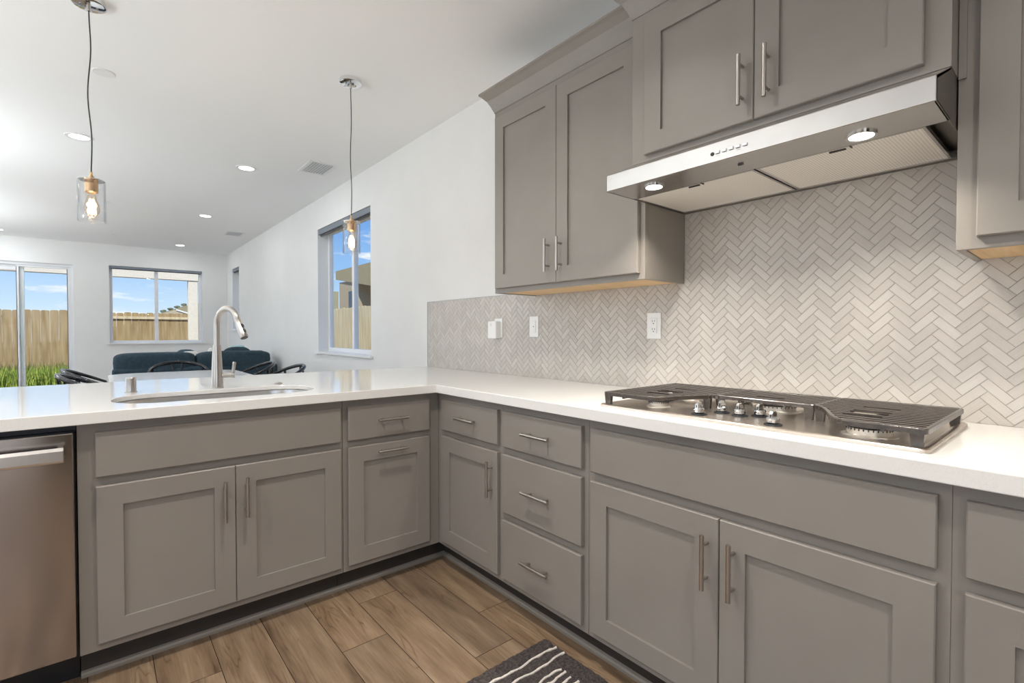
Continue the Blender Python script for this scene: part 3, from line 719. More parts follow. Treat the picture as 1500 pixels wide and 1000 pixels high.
# ------------------------------------------------------------------ cooktop
CX0, CX1, CY0, CY1 = .052, .548, -1.889, -.992
ct = thing('gas_cooktop', 'stainless steel five burner gas cooktop with black grates set on the worktop', 'cooktop', (.30, -1.44, .9142))
bm = B()
def rr3(i, z, r=.018): return [(p[0], p[1], z) for p in rrect(CX0+i, CX1-i, CY0+i, CY1-i, max(r-i, .006), 6)]
rings(bm, [rr3(0, .9143), rr3(0, .9215), rr3(.004, .9240), rr3(.014, .9240), rr3(.020, .9200), rr3(.023, .9185)])
obj('pan', bm, mat('cooktop_steel', (.64, .575, .51), .30, 1), ct, smooth=True)
def burner(x, y, r):
    bm = B(); lathe(bm, [(0, 0), (r*1.25, 0), (r*1.25, .002), (r*1.05, .004), (r, .006), (r, .019), (r*1.04, .020), (0, .020)], (x, y, .9188), 40, (False, False)); b_ = obj('burner', bm, mat('burner_aluminium', (.72, .68, .62), .35, .8), ct, smooth=True)
    bm = B()
    for k in range(30):
        a = 2*PI*k/30; c_, s_ = math.cos(a), math.sin(a); p = Vector((x+c_*r*1.002, y+s_*r*1.002, .9335)); w_ = Vector((-s_, c_, 0))*.0012; o_ = Vector((c_, s_, 0))*.001
        vs = [bm.verts.new(p+q) for q in (-w_-o_, w_-o_, w_+o_, -w_+o_)]; v2 = [bm.verts.new(v.co+Vector((0, 0, .005))) for v in vs]
        bm.faces.new(vs[::-1]); bm.faces.new(v2)
        for i in range(4): bm.faces.new((vs[i], vs[(i+1) % 4], v2[(i+1) % 4], v2[i]))
    obj('flame_ports', bm, DGREY, b_)
    bm = B(); lathe(bm, [(0, 0), (r*.96, 0), (r*1.03, .003), (r*1.03, .006), (r*.92, .009), (0, .010)], (x, y, .9392), 40, (False, False)); obj('burner_cap', bm, mat('burner_cap_enamel', (.05, .042, .038), .3), b_, smooth=True)
for q in ((.165, -1.755, .047), (.170, -1.155, .032), (.420, -1.150, .040), (.420, -1.745, .034), (.385, -1.450, .056)): burner(*q)
for i, (x, y) in enumerate(((.130, -1.325), (.215, -1.355), (.200, -1.418), (.236, -1.462), (.125, -1.545))):
    x -= .0; bm = B(); lathe(bm, [(0, 0), (.0235, 0), (.0235, .002), (.020, .004), (0, .004)], (x, y, .9186), 28, (False, False)); kn = obj('knob', bm, BLACK, ct, smooth=True)
    bm = B(); lathe(bm, [(.0125, 0), (.0165, .003), (.0175, .012), (.0155, .017), (0, .018)], (x, y, .9226), 28, (True, False))
    pr = [(-.0175, .016), (.0175, .016), (.015, .040), (.008, .0465), (-.010, .0465), (-.015, .040)]
    rings(bm, [[(x+p[0], y-.0045, .9226+p[1]-.012) for p in pr], [(x+p[0], y+.0045, .9226+p[1]-.012) for p in pr]])
    obj('knob_grip', bm, CHROME, kn, bevel=.001)
    obj('knob_mark', BX(((x-.0172, y-.0012, .9226+.018), (x-.0150, y+.0012, .9226+.027))), DGREY, kn)
# grates
GZ0, GZ1 = .9535, .9650
def bar(bm, p, q, w=.0075, z0=GZ0+.003, z1=GZ1-.0005):
    p, q = Vector((*p, 0)), Vector((*q, 0)); d = (q-p).normalized(); s_ = Vector((-d.y, d.x, 0))*w/2
    lo_ = [p-s_, q-s_, q+s_, p+s_]; vs = [bm.verts.new((v.x, v.y, z0)) for v in lo_]
    v2 = [bm.verts.new((v.x, v.y, z1)) for v in lo_]
    bm.faces.new(vs[::-1]); bm.faces.new(v2)
    for i in range(4): bm.faces.new((vs[i], vs[(i+1) % 4], v2[(i+1) % 4], v2[i]))
def fx_edge(y):   # front outline of the grates: bows back around the knobs
    def s(t_): t_ = min(max(t_, 0), 1); return t_*t_*(3-2*t_)
    a = s((-1.175-y)/.14); b_ = s((y+1.735)/.14); return .068+.215*min(a, b_)
GY = [(-1.0050, -1.2960), (-1.2985, -1.5930), (-1.5955, -1.8790)]
for gi, (ya, yb) in enumerate(GY):
    bm = B()
    # perimeter band following the front outline
    yy = [ya+(yb-ya)*i/28 for i in range(29)]
    front_pts = [(fx_edge(y), y) for y in yy]
    def arc(cx_, cy_, r_, a0, a1, n_=5): return [(cx_+r_*math.cos(math.radians(a0+(a1-a0)*k/n_)), cy_+r_*math.sin(math.radians(a0+(a1-a0)*k/n_))) for k in range(n_+1)]
    rc = .010
    path = [p for p in front_pts if ya-rc > p[1] > yb+rc]
    path = arc(fx_edge(ya)+rc, ya-rc, rc, 90, 180)+path+arc(fx_edge(yb)+rc, yb+rc, rc, 180, 270)+arc(.516-rc, yb+rc, rc, 270, 360)+arc(.516-rc, ya-rc, rc, 0, 90)
    path = [q for k, q in enumerate(path) if (Vector(q)-Vector(path[k-1])).length > .0006]
    wd = .0095; rs = []; n_ = len(path)
    for k in range(n_):
        d = (Vector(path[(k+1) % n_])-Vector(path[k-1])).normalized(); nn = Vector((-d.y, d.x)); p = Vector(path[k])
        rs.append([(p.x+nn.x*a_, p.y+nn.y*a_, z_) for a_, z_ in ((-wd/2, GZ0-.001), (wd/2, GZ0-.001), (wd/2, GZ1-.002), (wd/2-.002, GZ1), (-wd/2+.002, GZ1), (-wd/2, GZ1-.002))])
    rings(bm, rs, closed=True)
    x = .086; ym = (ya+yb)/2; row = 0
    while x < .505:
        segs = []; cur = None
        for i in range(0, 57):
            y = ya+(yb-ya)*i/56; ins = fx_edge(y) < x-.004
            if ins and cur is None: cur = y
            if (not ins or i == 56) and cur is not None: segs.append((cur, y)); cur = None
        for s0, s1 in segs:
            if (row in (3, 5, 6, 9)) and s0 > ym+.05 and s1 < ym-.05:
                bar(bm, (x, s0), (x, ym+.042), .0100); bar(bm, (x, ym-.042), (x, s1), .0100)
            else: bar(bm, (x, s0), (x, s1), .0100)
        x += .0292; row += 1
    for f_ in (.27, .73):
        y = ya+(yb-ya)*f_; bar(bm, (fx_edge(y), y), (.512, y), .008, GZ0-.006, GZ0+.004)
    for (lx, ly) in ((fx_edge(ya-.012)+.006, ya-.014), (fx_edge(yb+.012)+.006, yb+.014), (.500, ya-.012), (.500, yb+.012)):
        rings(bm, [[(lx-.006, ly-.010, .9190), (lx+.006, ly-.010, .9190), (lx+.006, ly+.010, .9190), (lx-.006, ly+.010, .9190)], [(lx-.007, ly-.013, GZ0), (lx+.007, ly-.013, GZ0), (lx+.007, ly+.013, GZ0), (lx-.007, ly+.013, GZ0)]])
    obj('grate', bm, IRON, ct, bevel=.0012)

# ------------------------------------------------------------------ rug
rug = thing('rug', 'charcoal shag runner with wavy ivory lines on the floor before the cooktop cabinet', 'rug', (-.30, -1.9, 0))
bm = B(); rr2 = random.Random(5); nx, ny = 70, 170
rx0, rx1, ry0, ry1 = -.61, .002, -3.1, -.772
G = [[bm.verts.new((rx0+(rx1-rx0)*i/nx+(rr2.uniform(-.003, .003)), ry0+(ry1-ry0)*j/ny+rr2.uniform(-.003, .003), .010+rr2.uniform(-.0022, .0022) if 0 < i < nx and 0 < j < ny else .002)) for j in range(ny+1)] for i in range(nx+1)]
for i in range(nx):
    for j in range(ny): bm.faces.new((G[i][j], G[i+1][j], G[i+1][j+1], G[i][j+1]))
obj('pile', bm, RUG, rug)
def wob(y, x0, x1, seed, amp=.005, n=40):
    q = random.Random(seed); ph = q.uniform(0, 6); ph2 = q.uniform(0, 6)
    return [(x0+(x1-x0)*i/n, y+amp*math.sin(ph+i*.45)+amp*.5*math.sin(ph2+i*1.1)+q.uniform(-.0008, .0008), .0115) for i in range(n+1)]
lines = [(-.843, -.012, -.58), (-.889, -.012, -.59), (-.940, -.083, -.50), (-.963, -.081, -.46), (-.994, -.086, -.52), (-1.018, -.081, -.44)]
y = -1.06; q = random.Random(9)
while y > -3.05: lines.append((y, q.uniform(-.02, -.1), q.uniform(-.42, -.59))); y -= q.uniform(.024, .05)
for i, (y, xa, xb) in enumerate(lines):
    bm = B(); pts = wob(y, xa, xb, i, .0035); tube(bm, pts, [.0042+random.Random(i*77+k).uniform(-.001, .001) for k in range(len(pts))], 7); obj('ivory_line', bm, RUGW, rug, smooth=True)

# ------------------------------------------------------------------ ceiling fittings
def canlight(x, y, label, e=16, col=(1, .93, .84), r=.062, spread=PI):
    t_ = thing('ceiling_light', label, 'recessed light', (x, y, H-.004), 'recessed ceiling lights')
    bm = B(); lathe(bm, [(r, .0), (r+.024, -.001), (r+.026, .0035), (r, .0035)], (x, y, H-.004), 40, (False, False)); obj('trim_ring', bm, TRIM, t_, smooth=True)
    bm = B(); lathe(bm, [(0, 0), (r, 0), (r, .002), (0, .002)], (x, y, H-.003), 32, (False, False)); obj('diffuser', bm, GLOW, t_)
    d = bpy.data.lights.new('can_lamp', 'AREA'); d.shape = 'DISK'; d.size = r*1.9; d.energy = e; d.color = col; d.spread = spread
    o = bpy.data.objects.new('can_lamp', d); COL.objects.link(o); o.parent = t_; o.location = (0, 0, -.0025)
    return t_
COOLC = (.92, .96, 1)
canlight(-.236, 2.955, 'lit recessed ceiling light between the ceiling vent and the left pendant cord', 4, COOLC)
canlight(-1.395, 2.98, 'lit recessed ceiling light behind the left pendant cord', 4, COOLC)
canlight(-.221, 5.366, 'lit recessed ceiling light over the sofa', 2.5, COOLC)
canlight(-.205, 8.157, 'lit recessed ceiling light near the wide far window', 3, COOLC)
canlight(-2.43, 8.30, 'lit recessed ceiling light near the sliding glass door', 3, COOLC)
for x, y, l in ((-3.6, 3.0, 'recessed ceiling light left of the dining table'), (-3.6, 5.6, 'recessed ceiling light left of the sofa')): canlight(x, y, l, 5, COOLC)
WARM = (1, .93, .85)
for x, y, l in ((-.75, -.75, 'unseen recessed kitchen ceiling light over the inner corner'), (-2.3, -.75, 'unseen recessed kitchen ceiling light over the dishwasher'), (-.75, -2.6, 'unseen recessed kitchen ceiling light behind the viewpoint on the right'), (-2.3, -2.6, 'unseen recessed kitchen ceiling light behind the viewpoint on the left')): canlight(x, y, l, 11.5, WARM, spread=math.radians(125))  # unseen kitchen downlights, added to light the scene
def vent(x, y, w, d_, label):
    t_ = thing('ceiling_vent', label, 'vent', (x, y, H-.006), 'ceiling vents')
    obj('vent_frame', BX(((x-w/2, y-d_/2, H-.006), (x+w/2, y-d_/2+.025, H-.0003)), ((x-w/2, y+d_/2-.025, H-.006), (x+w/2, y+d_/2, H-.0003)), ((x-w/2, y-d_/2+.025, H-.006), (x-w/2+.025, y+d_/2-.025, H-.0003)), ((x+w/2-.025, y-d_/2+.025, H-.006), (x+w/2, y+d_/2-.025, H-.0003))), TRIM, t_)
    obj('duct_opening', BX(((x-w/2+.025, y-d_/2+.025, H-.0012), (x+w/2-.025, y+d_/2-.025, H-.0004))), mat('vent_shadow', (.62, .64, .65), .8), t_)
    bm = B(); n_ = 9
    for i in range(n_):
        xx = x-w/2+.03+(w-.06)*i/(n_-1); rings(bm, [[(xx-.006, yy_, H-.006), (xx-.005, yy_, H-.0065), (xx+.007, yy_, H-.0015), (xx+.006, yy_, H-.0012)] for yy_ in (y-d_/2+.025, y+d_/2-.025)])
    obj('louvres', bm, TRIM, t_)
vent(.268, 2.53, .25, .36, 'white louvred ceiling vent nearer the kitchen beside the right wall')
vent(.304, 6.42, .25, .36, 'white louvred ceiling vent farther away beside the right wall')
def disc(x, y, r, label):
    bm = B(); lathe(bm, [(0, -.003), (r*.93, -.004), (r, -.001), (r, 0), (0, 0)], (x, y, H-.0004), 36, (False, False))
    o = obj('sprinkler_cover', bm, TRIM, org=(x, y, H-.0004), smooth=True); tag(o, label, 'sprinkler cover', 'flat round sprinkler covers on the ceiling')
disc(-1.254, 1.636, .055, 'flat white disc on the ceiling beside the left pendant cord')
disc(-1.20, 5.28, .04, 'small flat white disc on the ceiling behind the left pendant shade')
disc(-1.10, 7.7, .04, 'small flat white disc on the ceiling close to the far wall')

# unseen torchiere lamps added along the left side to brighten the ceiling
def torchiere(x, y, label, en):
    t_ = thing('added_floor_lamp', label, 'lamp', (x, y, 0), 'added torchiere lamps')
    bm = B(); lathe(bm, [(0, 0), (.14, 0), (.14, .012), (.02, .025), (0, .025)], (x, y, 0), 32, (False, False)); obj('base', bm, NICKEL, t_, smooth=True)
    bm = B(); tube(bm, [(x, y, .02), (x, y, 1.40)], .011, 14); obj('pole', bm, NICKEL, t_, smooth=True)
    bm = B(); lathe(bm, [(.012, 0), (.10, .03), (.20, .10), (.205, .10), (.105, .024), (.012, -.006)], (x, y, 1.40), 40, (False, False)); obj('lamp_shade', bm, TRIM, t_, smooth=True)
    d = bpy.data.lights.new('added_uplight', 'AREA'); d.shape = 'DISK'; d.size = .30; d.energy = en; d.color = (.90, .96, 1)
    o = bpy.data.objects.new('added_uplight', d); COL.objects.link(o); o.parent = t_; o.location = (0, 0, 1.49); o.rotation_euler = (PI, 0, 0)
torchiere(-3.3, .3, 'added unseen uplighting floor lamp left of the peninsula', 32)
torchiere(-3.1, 3.3, 'added unseen uplighting floor lamp left of the dining table', 34)
torchiere(-3.9, 6.3, 'added unseen uplighting floor lamp left of the sofa', 74)

# pendants
def pendant(x, y, ztop_, label, warp):
    t_ = thing('pendant_light', label, 'pendant light', (x, y, H), 'glass pendant lights over the peninsula')
    bm = B(); lathe(bm, [(0, -.026), (.055, -.026), (.0635, -.022), (.0635, 0), (0, 0)], (x, y, H-.0004), 40, (False, False)); cn = obj('canopy', bm, CHROME, t_, smooth=True)
    bm = B(); 
    for dx_ in (-.03, .03): lathe(bm, [(.0045, -.002), (.0045, .001)], (x+dx_, y, H-.0275), 10)
    lathe(bm, [(.008, -.02), (.006, -.024), (.008, 0)], (x, y, H-.026), 14); obj('canopy_screws', bm, NICKEL, cn)
    bm = B(); n_ = 40; pts = []
    for i in range(n_+1):
        f_ = i/n_; z = H-.045+(ztop_+.028-(H-.045))*f_; w_ = math.sin(PI*f_)
        pts.append((x+warp*.008*math.sin(f_*9)*w_, y+warp*.004*math.sin(f_*13)*w_, z))
    tube(bm, pts, .0026, 8); obj('cord', bm, DARKM, t_, smooth=True)
    bm = B(); lathe(bm, [(.004, .03), (.0055, .028), (.0055, .012), (.010, .010), (.010, .0), (.0225, -.002), (.0245, -.006), (.0245, -.062), (.020, -.066), (0, -.066)], (x, y, ztop_), 30, (True, False)); obj('socket', bm, BRASS, t_, smooth=True)
    bm = B(); lathe(bm, [(.012, 0), (.050, 0), (.050, .0025), (.012, .0025)], (x, y, ztop_-.010), 36, (False, False)); obj('shade_holder', bm, CHROME, t_, smooth=True)
    bm = B(); lathe(bm, [(.051, -.012), (.0512, -.195), (.0500, -.198), (.0478, -.195), (.0476, -.012)], (x, y, ztop_), 48, (False, False)); obj('lamp_shade', bm, GLASS, t_, smooth=True)
    bm = B(); pr = [(.012, -.066), (.0135, -.078), (.018, -.095), (.0265, -.120), (.0295, -.138), (.0265, -.156), (.016, -.168), (.004, -.172)]
    lathe(bm, pr, (x, y, ztop_), 32, (False, True)); bu = obj('bulb', bm, BULBG, t_, smooth=True)
    bm = B(); n_ = 6
    for k in range(n_):
        a = 2*PI*k/n_; tube(bm, [(x+.008*math.cos(a), y+.008*math.sin(a), ztop_-.095), (x+.0105*math.cos(a), y+.0105*math.sin(a), ztop_-.145)], .0016, 6)
    obj('filament', bm, FIL, bu)
    d = bpy.data.lights.new('pendant_lamp', 'POINT'); d.energy = 2.0; d.color = (1, .80, .55); d.shadow_soft_size = .02
    o = bpy.data.objects.new('pendant_lamp', d); COL.objects.link(o); o.parent = t_; o.location = (0, 0, ztop_-.12-H)
pendant(-1.310, .869, 1.880, 'glass cylinder pendant on the left nearer the sliding door', 1.0)
pendant(-.115, .794, 1.850, 'glass cylinder pendant on the right in front of the tall window', .5)

# ------------------------------------------------------------------ dining set
tb = thing('dining_table', 'white dining table behind the peninsula', 'table', (-.60, 3.3, 0))
TX0, TX1, TY0, TY1 = -1.235, -.13, 2.35, 4.25
bm = B(); rings(bm, [[(p[0], p[1], z) for p in rrect(TX0+i, TX1-i, TY0+i, TY1-i, .22)] for z, i in ((.722, .004), (.726, 0), (.750, 0), (.754, .004))]); obj('tabletop', bm, TABLEM, tb, smooth=True)
for lx in (TX0+.35, TX1-.35):
    for ly in (TY0+.50, TY1-.50): obj('leg', BX(((lx-.03, ly-.03, 0), (lx+.03, ly+.03, .722))), TABLEM, tb, bevel=.004)
def make_chair():
    t_ = thing('dining_chair', '', 'chair', (0, 0, 0), 'black bentwood dining chairs')
    # the sitter faces +Y; the hoop stands at -Y and leans back
    bm = B(); rs = []
    for z, i in ((.435, .012), (.440, 0), (.452, 0), (.458, .01)): rs.append([(p[0], p[1], z) for p in rrect(-.235+i, .235-i, -.21+i, .22-i, .09, 6)])
    rings(bm, rs); obj('seat', bm, BLKW, t_, smooth=True)
    for sx in (-1, 1):
        for sy in (-1, 1):
            bm = B(); tube(bm, [(sx*.17, sy*.15, .44), (sx*.215, sy*.20, 0)], [.016, .012], 12); obj('leg', bm, BLKW, t_, smooth=True)
    rail = lambda y: .700+.136*((.05-y)/.30)
    pts = [(.262, .05, .700), (.270, -.02, rail(-.02))]
    for i in range(29):
        a = PI*i/28; y = -.03-.22*math.sin(a); pts.append((.272*math.cos(a), y, rail(y)))
    pts += [(-.270, -.02, rail(-.02)), (-.262, .05, .700)]
    tube(bm := B(), pts, [.012, .013]+[.0135+.005*math.sin(PI*i/28) for i in range(29)]+[.013, .012], 12); obj('hoop', bm, BLKW, t_, smooth=True)
    for sx in (-1, 1):
        bm = B(); tube(bm, [(sx*.19, .16, .45), (sx*.235, .10, .60), (sx*.262, .045, .700)], .011, 10); obj('arm_support', bm, BLKW, t_, smooth=True)
        bm = B(); tube(bm, [(sx*.18, -.16, .45), (sx*.215, -.16, .60), (sx*.235, -.14, rail(-.14)-.008)], .012, 10); obj('back_post', bm, BLKW, t_, smooth=True)
        bm = B(); tube(bm, [(sx*.015, -.19, .455), (sx*.02, -.22, .62), (sx*.055, -.245, rail(-.245))], .010, 10); obj('splat_branch', bm, BLKW, t_, smooth=True)
    return t_
ch = make_chair()
spots = [(-.625, 4.335, PI, 'black bentwood chair at the far end of the dining table'),
         (-.055, 3.84, PI/2, 'black bentwood chair on the right of the table nearer the sofa'),
         (.050, 3.12, PI/2, 'black bentwood chair on the right of the table nearer the tall window'),
         (-1.30, 3.76, -PI/2, 'black bentwood chair on the left of the table farther from the peninsula'),
         (-1.30, 3.10, -PI/2, 'black bentwood chair on the left of the table nearer the peninsula')]
for i, (x, y, rz, lb) in enumerate(spots):
    c_ = ch if i == 0 else copy_tree(ch); c_.location = (x, y, 0); c_.rotation_euler = (0, 0, rz); c_['label'] = lb

# ------------------------------------------------------------------ sofa
def pillow(bm, c, sx, sy, sz, n=14, p=2.6, rot=None):
    L = []
    M_ = rot or Matrix.Identity(3)
    for i in range(n+1):
        th = PI*i/n-PI/2; ring = []
        for k in range(2*n):
            ph = 2*PI*k/(2*n)
            f = lambda v, e: math.copysign(abs(v)**e, v)
            v = Vector((sx*f(math.cos(th), 2/p)*f(math.cos(ph), 2/p), sy*f(math.cos(th), 2/p)*f(math.sin(ph), 2/p), sz*f(math.sin(th), 2/p)))
            ring.append(Vector(c)+M_ @ v)
        L.append(ring)
    rings(bm, L)
sf = thing('sofa', 'navy blue fabric sofa seen from behind beneath the far window', 'sofa', (-.30, 5.6, 0))
def soft(name, a, b_, m_=NAVY, bev=.05, par=sf):
    return obj(name, BX((a, b_)), m_, par, bevel=bev, bseg=5, smooth=False)
for o in (soft('back_frame', (-1.19, 5.10, .06), (.575, 5.30, .755), bev=.04), soft('base', (-1.17, 5.30, .06), (.555, 6.05, .30), bev=.03),
          soft('arm', (-1.19, 5.30, .06), (-1.00, 6.08, .58)), soft('arm', (.385, 5.30, .06), (.575, 6.08, .58)),
          soft('seat_cushion', (-.995, 5.32, .30), (-.31, 6.05, .46)), soft('seat_cushion', (-.305, 5.32, .30), (.38, 6.05, .46))):
    for p in o.data.polygons: p.use_smooth = True
bm = B(); pillow(bm, (-.775, 5.235, .815), .405, .13, .117, p=5); obj('back_cushion', bm, NAVY, sf, smooth=True)
bm = B(); pillow(bm, (.065, 5.235, .815), .435, .135, .117, p=4.5); obj('back_cushion', bm, NAVY, sf, smooth=True)
for lx in (-1.12, .50):
    for ly in (5.18, 5.98): obj('foot', BX(((lx-.02, ly-.02, 0), (lx+.02, ly+.02, .06))), DARKM, sf)
def pil(name, label, c, s, m_, rot=(0, 0, 0), p=3.0, cat='pillow'):
    bm = B(); R3 = (Matrix.Rotation(rot[2], 3, 'Z') @ Matrix.Rotation(rot[1], 3, 'Y') @ Matrix.Rotation(rot[0], 3, 'X'))
    pillow(bm, c, *s, p=p, rot=R3); o = obj(name, bm, m_, org=(c[0], c[1], c[2]-s[2]), smooth=True); tag(o, label, cat, 'pillows along the sofa'); return o
ZS = .461
pil('throw_pillow', 'navy throw pillow propped in the middle of the right sofa half', (.150, 5.475, ZS+.258), (.20, .065, .258), NAVY, (0, 0, .04), 3.2)
pil('throw_pillow', 'small navy throw pillow at the right end of the sofa', (.432, 5.50, .581+.170), (.075, .07, .170), NAVY, (0, 0, .0), 3.5)
pil('throw_pillow', 'cream throw pillow left of the faucet rising over the sofa back', (-.395, 5.475, ZS+.235), (.115, .065, .235), CREAMF, (0, 0, 0), 4)
pil('throw_pillow', 'white throw pillow right behind the faucet', (-.135, 5.475, ZS+.255), (.085, .06, .255), CREAMF, (0, 0, 0), 3)
pil('throw_pillow', 'navy throw pillow with only its rounded top above the left sofa cushion', (-.640, 5.475, ZS+.233), (.12, .065, .233), NAVY, (0, 0, 0), 2.0)
pil('throw_pillow', 'slate blue throw pillow corner beside the cream pillow', (-.42, 5.64, ZS+.245), (.14, .07, .245), NAVY2, (0, 0, 0), 3)
pil('throw_pillow', 'pale aqua throw pillow behind the navy pillow on the right sofa half', (.190, 5.62, ZS+.27), (.13, .07, .27), AQUA, (0, 0, .1), 3.2)

# ------------------------------------------------------------------ outdoors
GZ = -.12
struct('ground', BX(((-40, YF+WT+.0, GZ-.3), (60, 90, GZ)), ((XW+WT, -20, GZ-.3), (60, YF+WT, GZ))), SOIL, 'bare garden soil outside')
pt = obj('patio_slab', BX(((-4.6, YF+WT, GZ), (XW+.2, 11.9, GZ+.08))), CONC, org=(-1, 10.4, GZ)); tag(pt, 'concrete patio slab outside the sliding door', 'patio')
pc = obj('porch_column', BX(((.285, 11.42, GZ+.08), (.475, 11.60, 2.375))), STUCCO, org=(.38, 11.5, GZ+.08), bevel=.01); tag(pc, 'cream square porch column seen through the wide far window', 'column')
pb = obj('porch_beam', BX(((-4.6, 11.40, 2.3752), (.65, 11.62, 2.74))), STUCCO, org=(-1, 11.5, 2.4)); tag(pb, 'cream porch beam above the yard outside the far windows', 'beam')
pc2 = obj('porch_column', BX(((-4.6, 11.42, GZ+.08), (-4.41, 11.60, 2.375))), STUCCO, org=(-4.5, 11.5, GZ+.08), bevel=.01); tag(pc2, 'cream square porch column left of the sliding door view', 'column')
hr_ = obj('house_roof', BX(((XL-.6, YB-.6, H+.26), (XW+.35, YF+.5, H+.34))), ROOFM, org=(-2, 2, H+.26)); tag(hr_, 'flat roof of the house above the ceiling', 'roof')
def fence(label, axis, pos, a0, a1, zt, rail_side, pitch, m_, group, cap=False):
    t_ = thing('fence_panel', label, 'fence', (pos, (a0+a1)/2, GZ) if axis == 'x' else ((a0+a1)/2, pos, GZ), group)
    bm = B(); a = a0; q = random.Random(int(a0*10)+3)
    def P(aa, d, z): return (pos+d, aa, z) if axis == 'x' else (aa, pos+d, z)
    while a+pitch <= a1+1e-6:
        w = pitch-.005; h = zt+q.uniform(-.012, .012); off = q.uniform(-.002, .002); c_ = .028
        sil = [(a, GZ+.02), (a+w, GZ+.02), (a+w, h-c_), (a+w-c_*.35, h-c_*.3), (a+w-c_, h), (a+c_, h), (a+c_*.35, h-c_*.3), (a, h-c_)]
        rings(bm, [[P(s[0], off-.008, s[1]) for s in sil], [P(s[0], off+.008, s[1]) for s in sil]]); a += pitch
    obj('pickets', bm, m_, t_)
    for z in ((zt-.16, .55, .05) if not cap else (zt-.135, .75, .05)):
        sd = rail_side*.028; bm = B(); box(bm, P(a0, sd-.019, z-.022), P(a1, sd+.019, z+(.04 if cap else .022))); obj('rail', bm, FENCEL if cap else m_, t_)
    a = a0+.1
    while a < a1:
        bm = B(); box(bm, P(a-.045, rail_side*.048+(-.0 if rail_side > 0 else -.09), GZ), P(a+.045, rail_side*.048+(.09 if rail_side > 0 else .0), zt-.18)); obj('post', bm, m_, t_); a += 2.4
    return t_
fence('cedar picket fence behind the sliding glass door with grass at its foot', 'y', 13.50, -5.9, -1.30, 1.695, 1, .155, FENCE, 'cedar fences around the yard')
fence('cedar fence with a pale rail seen through the wide far window', 'y', 13.50, -1.28, 3.4, 1.672, -1, .150, FENCE, 'cedar fences around the yard', True)
fence('pale picket fence seen through the tall right wall window', 'x', 2.60, 2.5, 12.9, 1.68, 1, .150, FENCEL, 'cedar fences around the yard')
# tall grass at the foot of the fence
bm = B(); q = random.Random(11)
for i in range(16000):
    x = q.uniform(-5.2, -1.2); y = q.uniform(12.5, 13.22); h = q.uniform(.22, .52)*(1 if q.random() < .85 else 1.25); a = q.uniform(0, PI); w = q.uniform(.004, .012); lx, ly = q.uniform(-.14, .14), q.uniform(-.10, .08)
    dx_, dy_ = math.cos(a)*w, math.sin(a)*w; z0 = GZ+q.uniform(0, .1)
    v = [bm.verts.new(p) for p in ((x-dx_, y-dy_, z0), (x+dx_, y+dy_, z0), (x+dx_*.8+lx*.4, y+dy_*.8+ly*.4, z0+h*.6), (x-dx_*.8+lx*.4, y-dy_*.8+ly*.4, z0+h*.6), (x+lx, y+ly, z0+h))]
    bm.faces.new(v[:4]); bm.faces.new((v[3], v[2], v[4]))
gs = obj('tall_grass', bm, LEAF, org=(-3, 13, GZ)); tag(gs, 'bright green tall grass and weeds along the foot of the fence', 'grass', kind='stuff')
# neighbouring house through the right window
nh = thing('neighbour_house', 'tan neighbouring house with a wide overhanging roof through the tall right window', 'house', (5.2, 12.5, GZ))
bm = B(); rings(bm, [[(4.5, 9.4, 2.26), (9, 9.4, 2.26), (9, 13.56, 2.86), (4.5, 13.56, 2.86)], [(4.5, 9.4, 3.13), (9, 9.4, 3.13), (9, 13.56, 3.13), (4.5, 13.56, 3.13)]]); obj('roof', bm, ROOFM, nh)
obj('wall', BX(((4.55, 12.20, GZ), (8.8, 13.38, 2.75))), STUCCOB, nh)
obj('window', BX(((4.52, 12.21, 1.55), (4.56, 12.56, 2.42))), mat('dark_glazing', (.03, .035, .05), .15), nh)
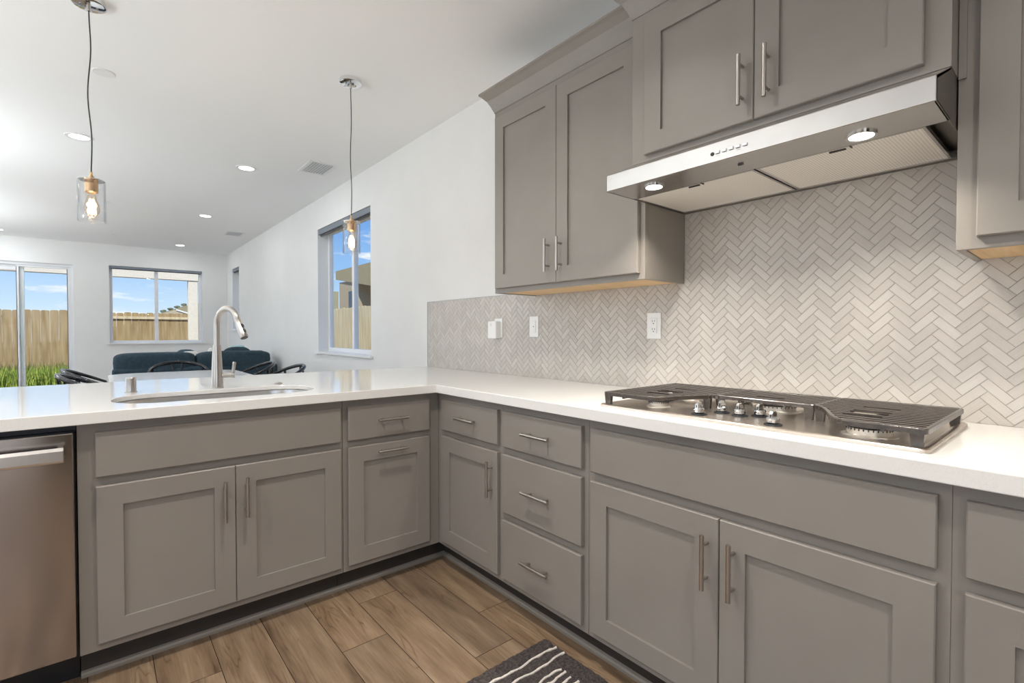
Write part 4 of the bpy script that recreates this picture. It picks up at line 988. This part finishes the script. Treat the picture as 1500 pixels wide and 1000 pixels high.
# houses and hill beyond the fence
fh = thing('distant_house', 'distant gabled house with white eaves over the fence top', 'house', (1.7, 29.5, GZ))
obj('wall', BX(((.2, 28.2, GZ), (3.2, 31, 1.95))), STUCCOB, fh)
bm = B(); rings(bm, [[(-.1, 28, 1.72), (1.68, 28, 2.33), (3.46, 28, 1.72)], [(-.1, 31.2, 1.72), (1.68, 31.2, 2.33), (3.46, 31.2, 1.72)]]); obj('roof', bm, noise_mat('tan_shingle', (.45, .38, .28), (.52, .45, .34), 10, .9), fh)
bm = B(); rings(bm, [[(1.68, 27.95, 2.37), (3.56, 27.95, 1.73), (3.56, 27.95, 1.66), (1.68, 27.95, 2.30)], [(1.68, 28.0, 2.37), (3.56, 28.0, 1.73), (3.56, 28.0, 1.66), (1.68, 28.0, 2.30)]]); obj('fascia', bm, TRIM, fh)
bm = B(); hp = [(-6, GZ), (22, GZ), (22, 6.4), (14, 5.9), (7.5, 4.5), (5.4, 3.95), (4.6, 3.6), (3.7, 3.25), (2, 2.4), (-2, 1.2)]
rings(bm, [[(p[0], 60, p[1]) for p in hp], [(p[0], 85, p[1]*1.0) for p in hp]]); hl = obj('hill', bm, HILLM, org=(6, 70, GZ)); hl['kind'] = 'structure'; tag(hl, 'low dry hill on the horizon', 'hill', kind='structure')
q = random.Random(21)
def hill_z(x):
    P_ = sorted(hp[2:]); 
    for a_, b_ in zip(P_, P_[1:]):
        if a_[0] <= x <= b_[0]: return a_[1]+(b_[1]-a_[1])*(x-a_[0])/(b_[0]-a_[0])
    return 3
for x, r_, lb in ((3.80, .24, 'leftmost dark tree on the distant hill'), (4.42, .22, 'dark tree second from the left on the distant hill'), (5.02, .24, 'dark tree midway up the distant hill'), (5.66, .26, 'dark tree highest on the distant hill beside the porch column')):
    zb = hill_z(x)-.01
    t_ = thing('distant_tree', lb, 'tree', (x, 61, zb), 'dark trees on the distant hill')
    bm = B()
    for k in range(12):
        pillow(bm, (x+q.uniform(-.14, .14), 61+q.uniform(-.14, .14), zb+.13+q.uniform(-.05, .07)), r_*q.uniform(.6, .8), r_*.5, r_*q.uniform(.35, .5), n=5, p=2)
    obj('crown', bm, LEAFD, t_)
    bm = B(); tube(bm, [(x, 61, zb-.02), (x, 61, zb+.12)], .05, 8); obj('trunk', bm, ROOFM, t_)
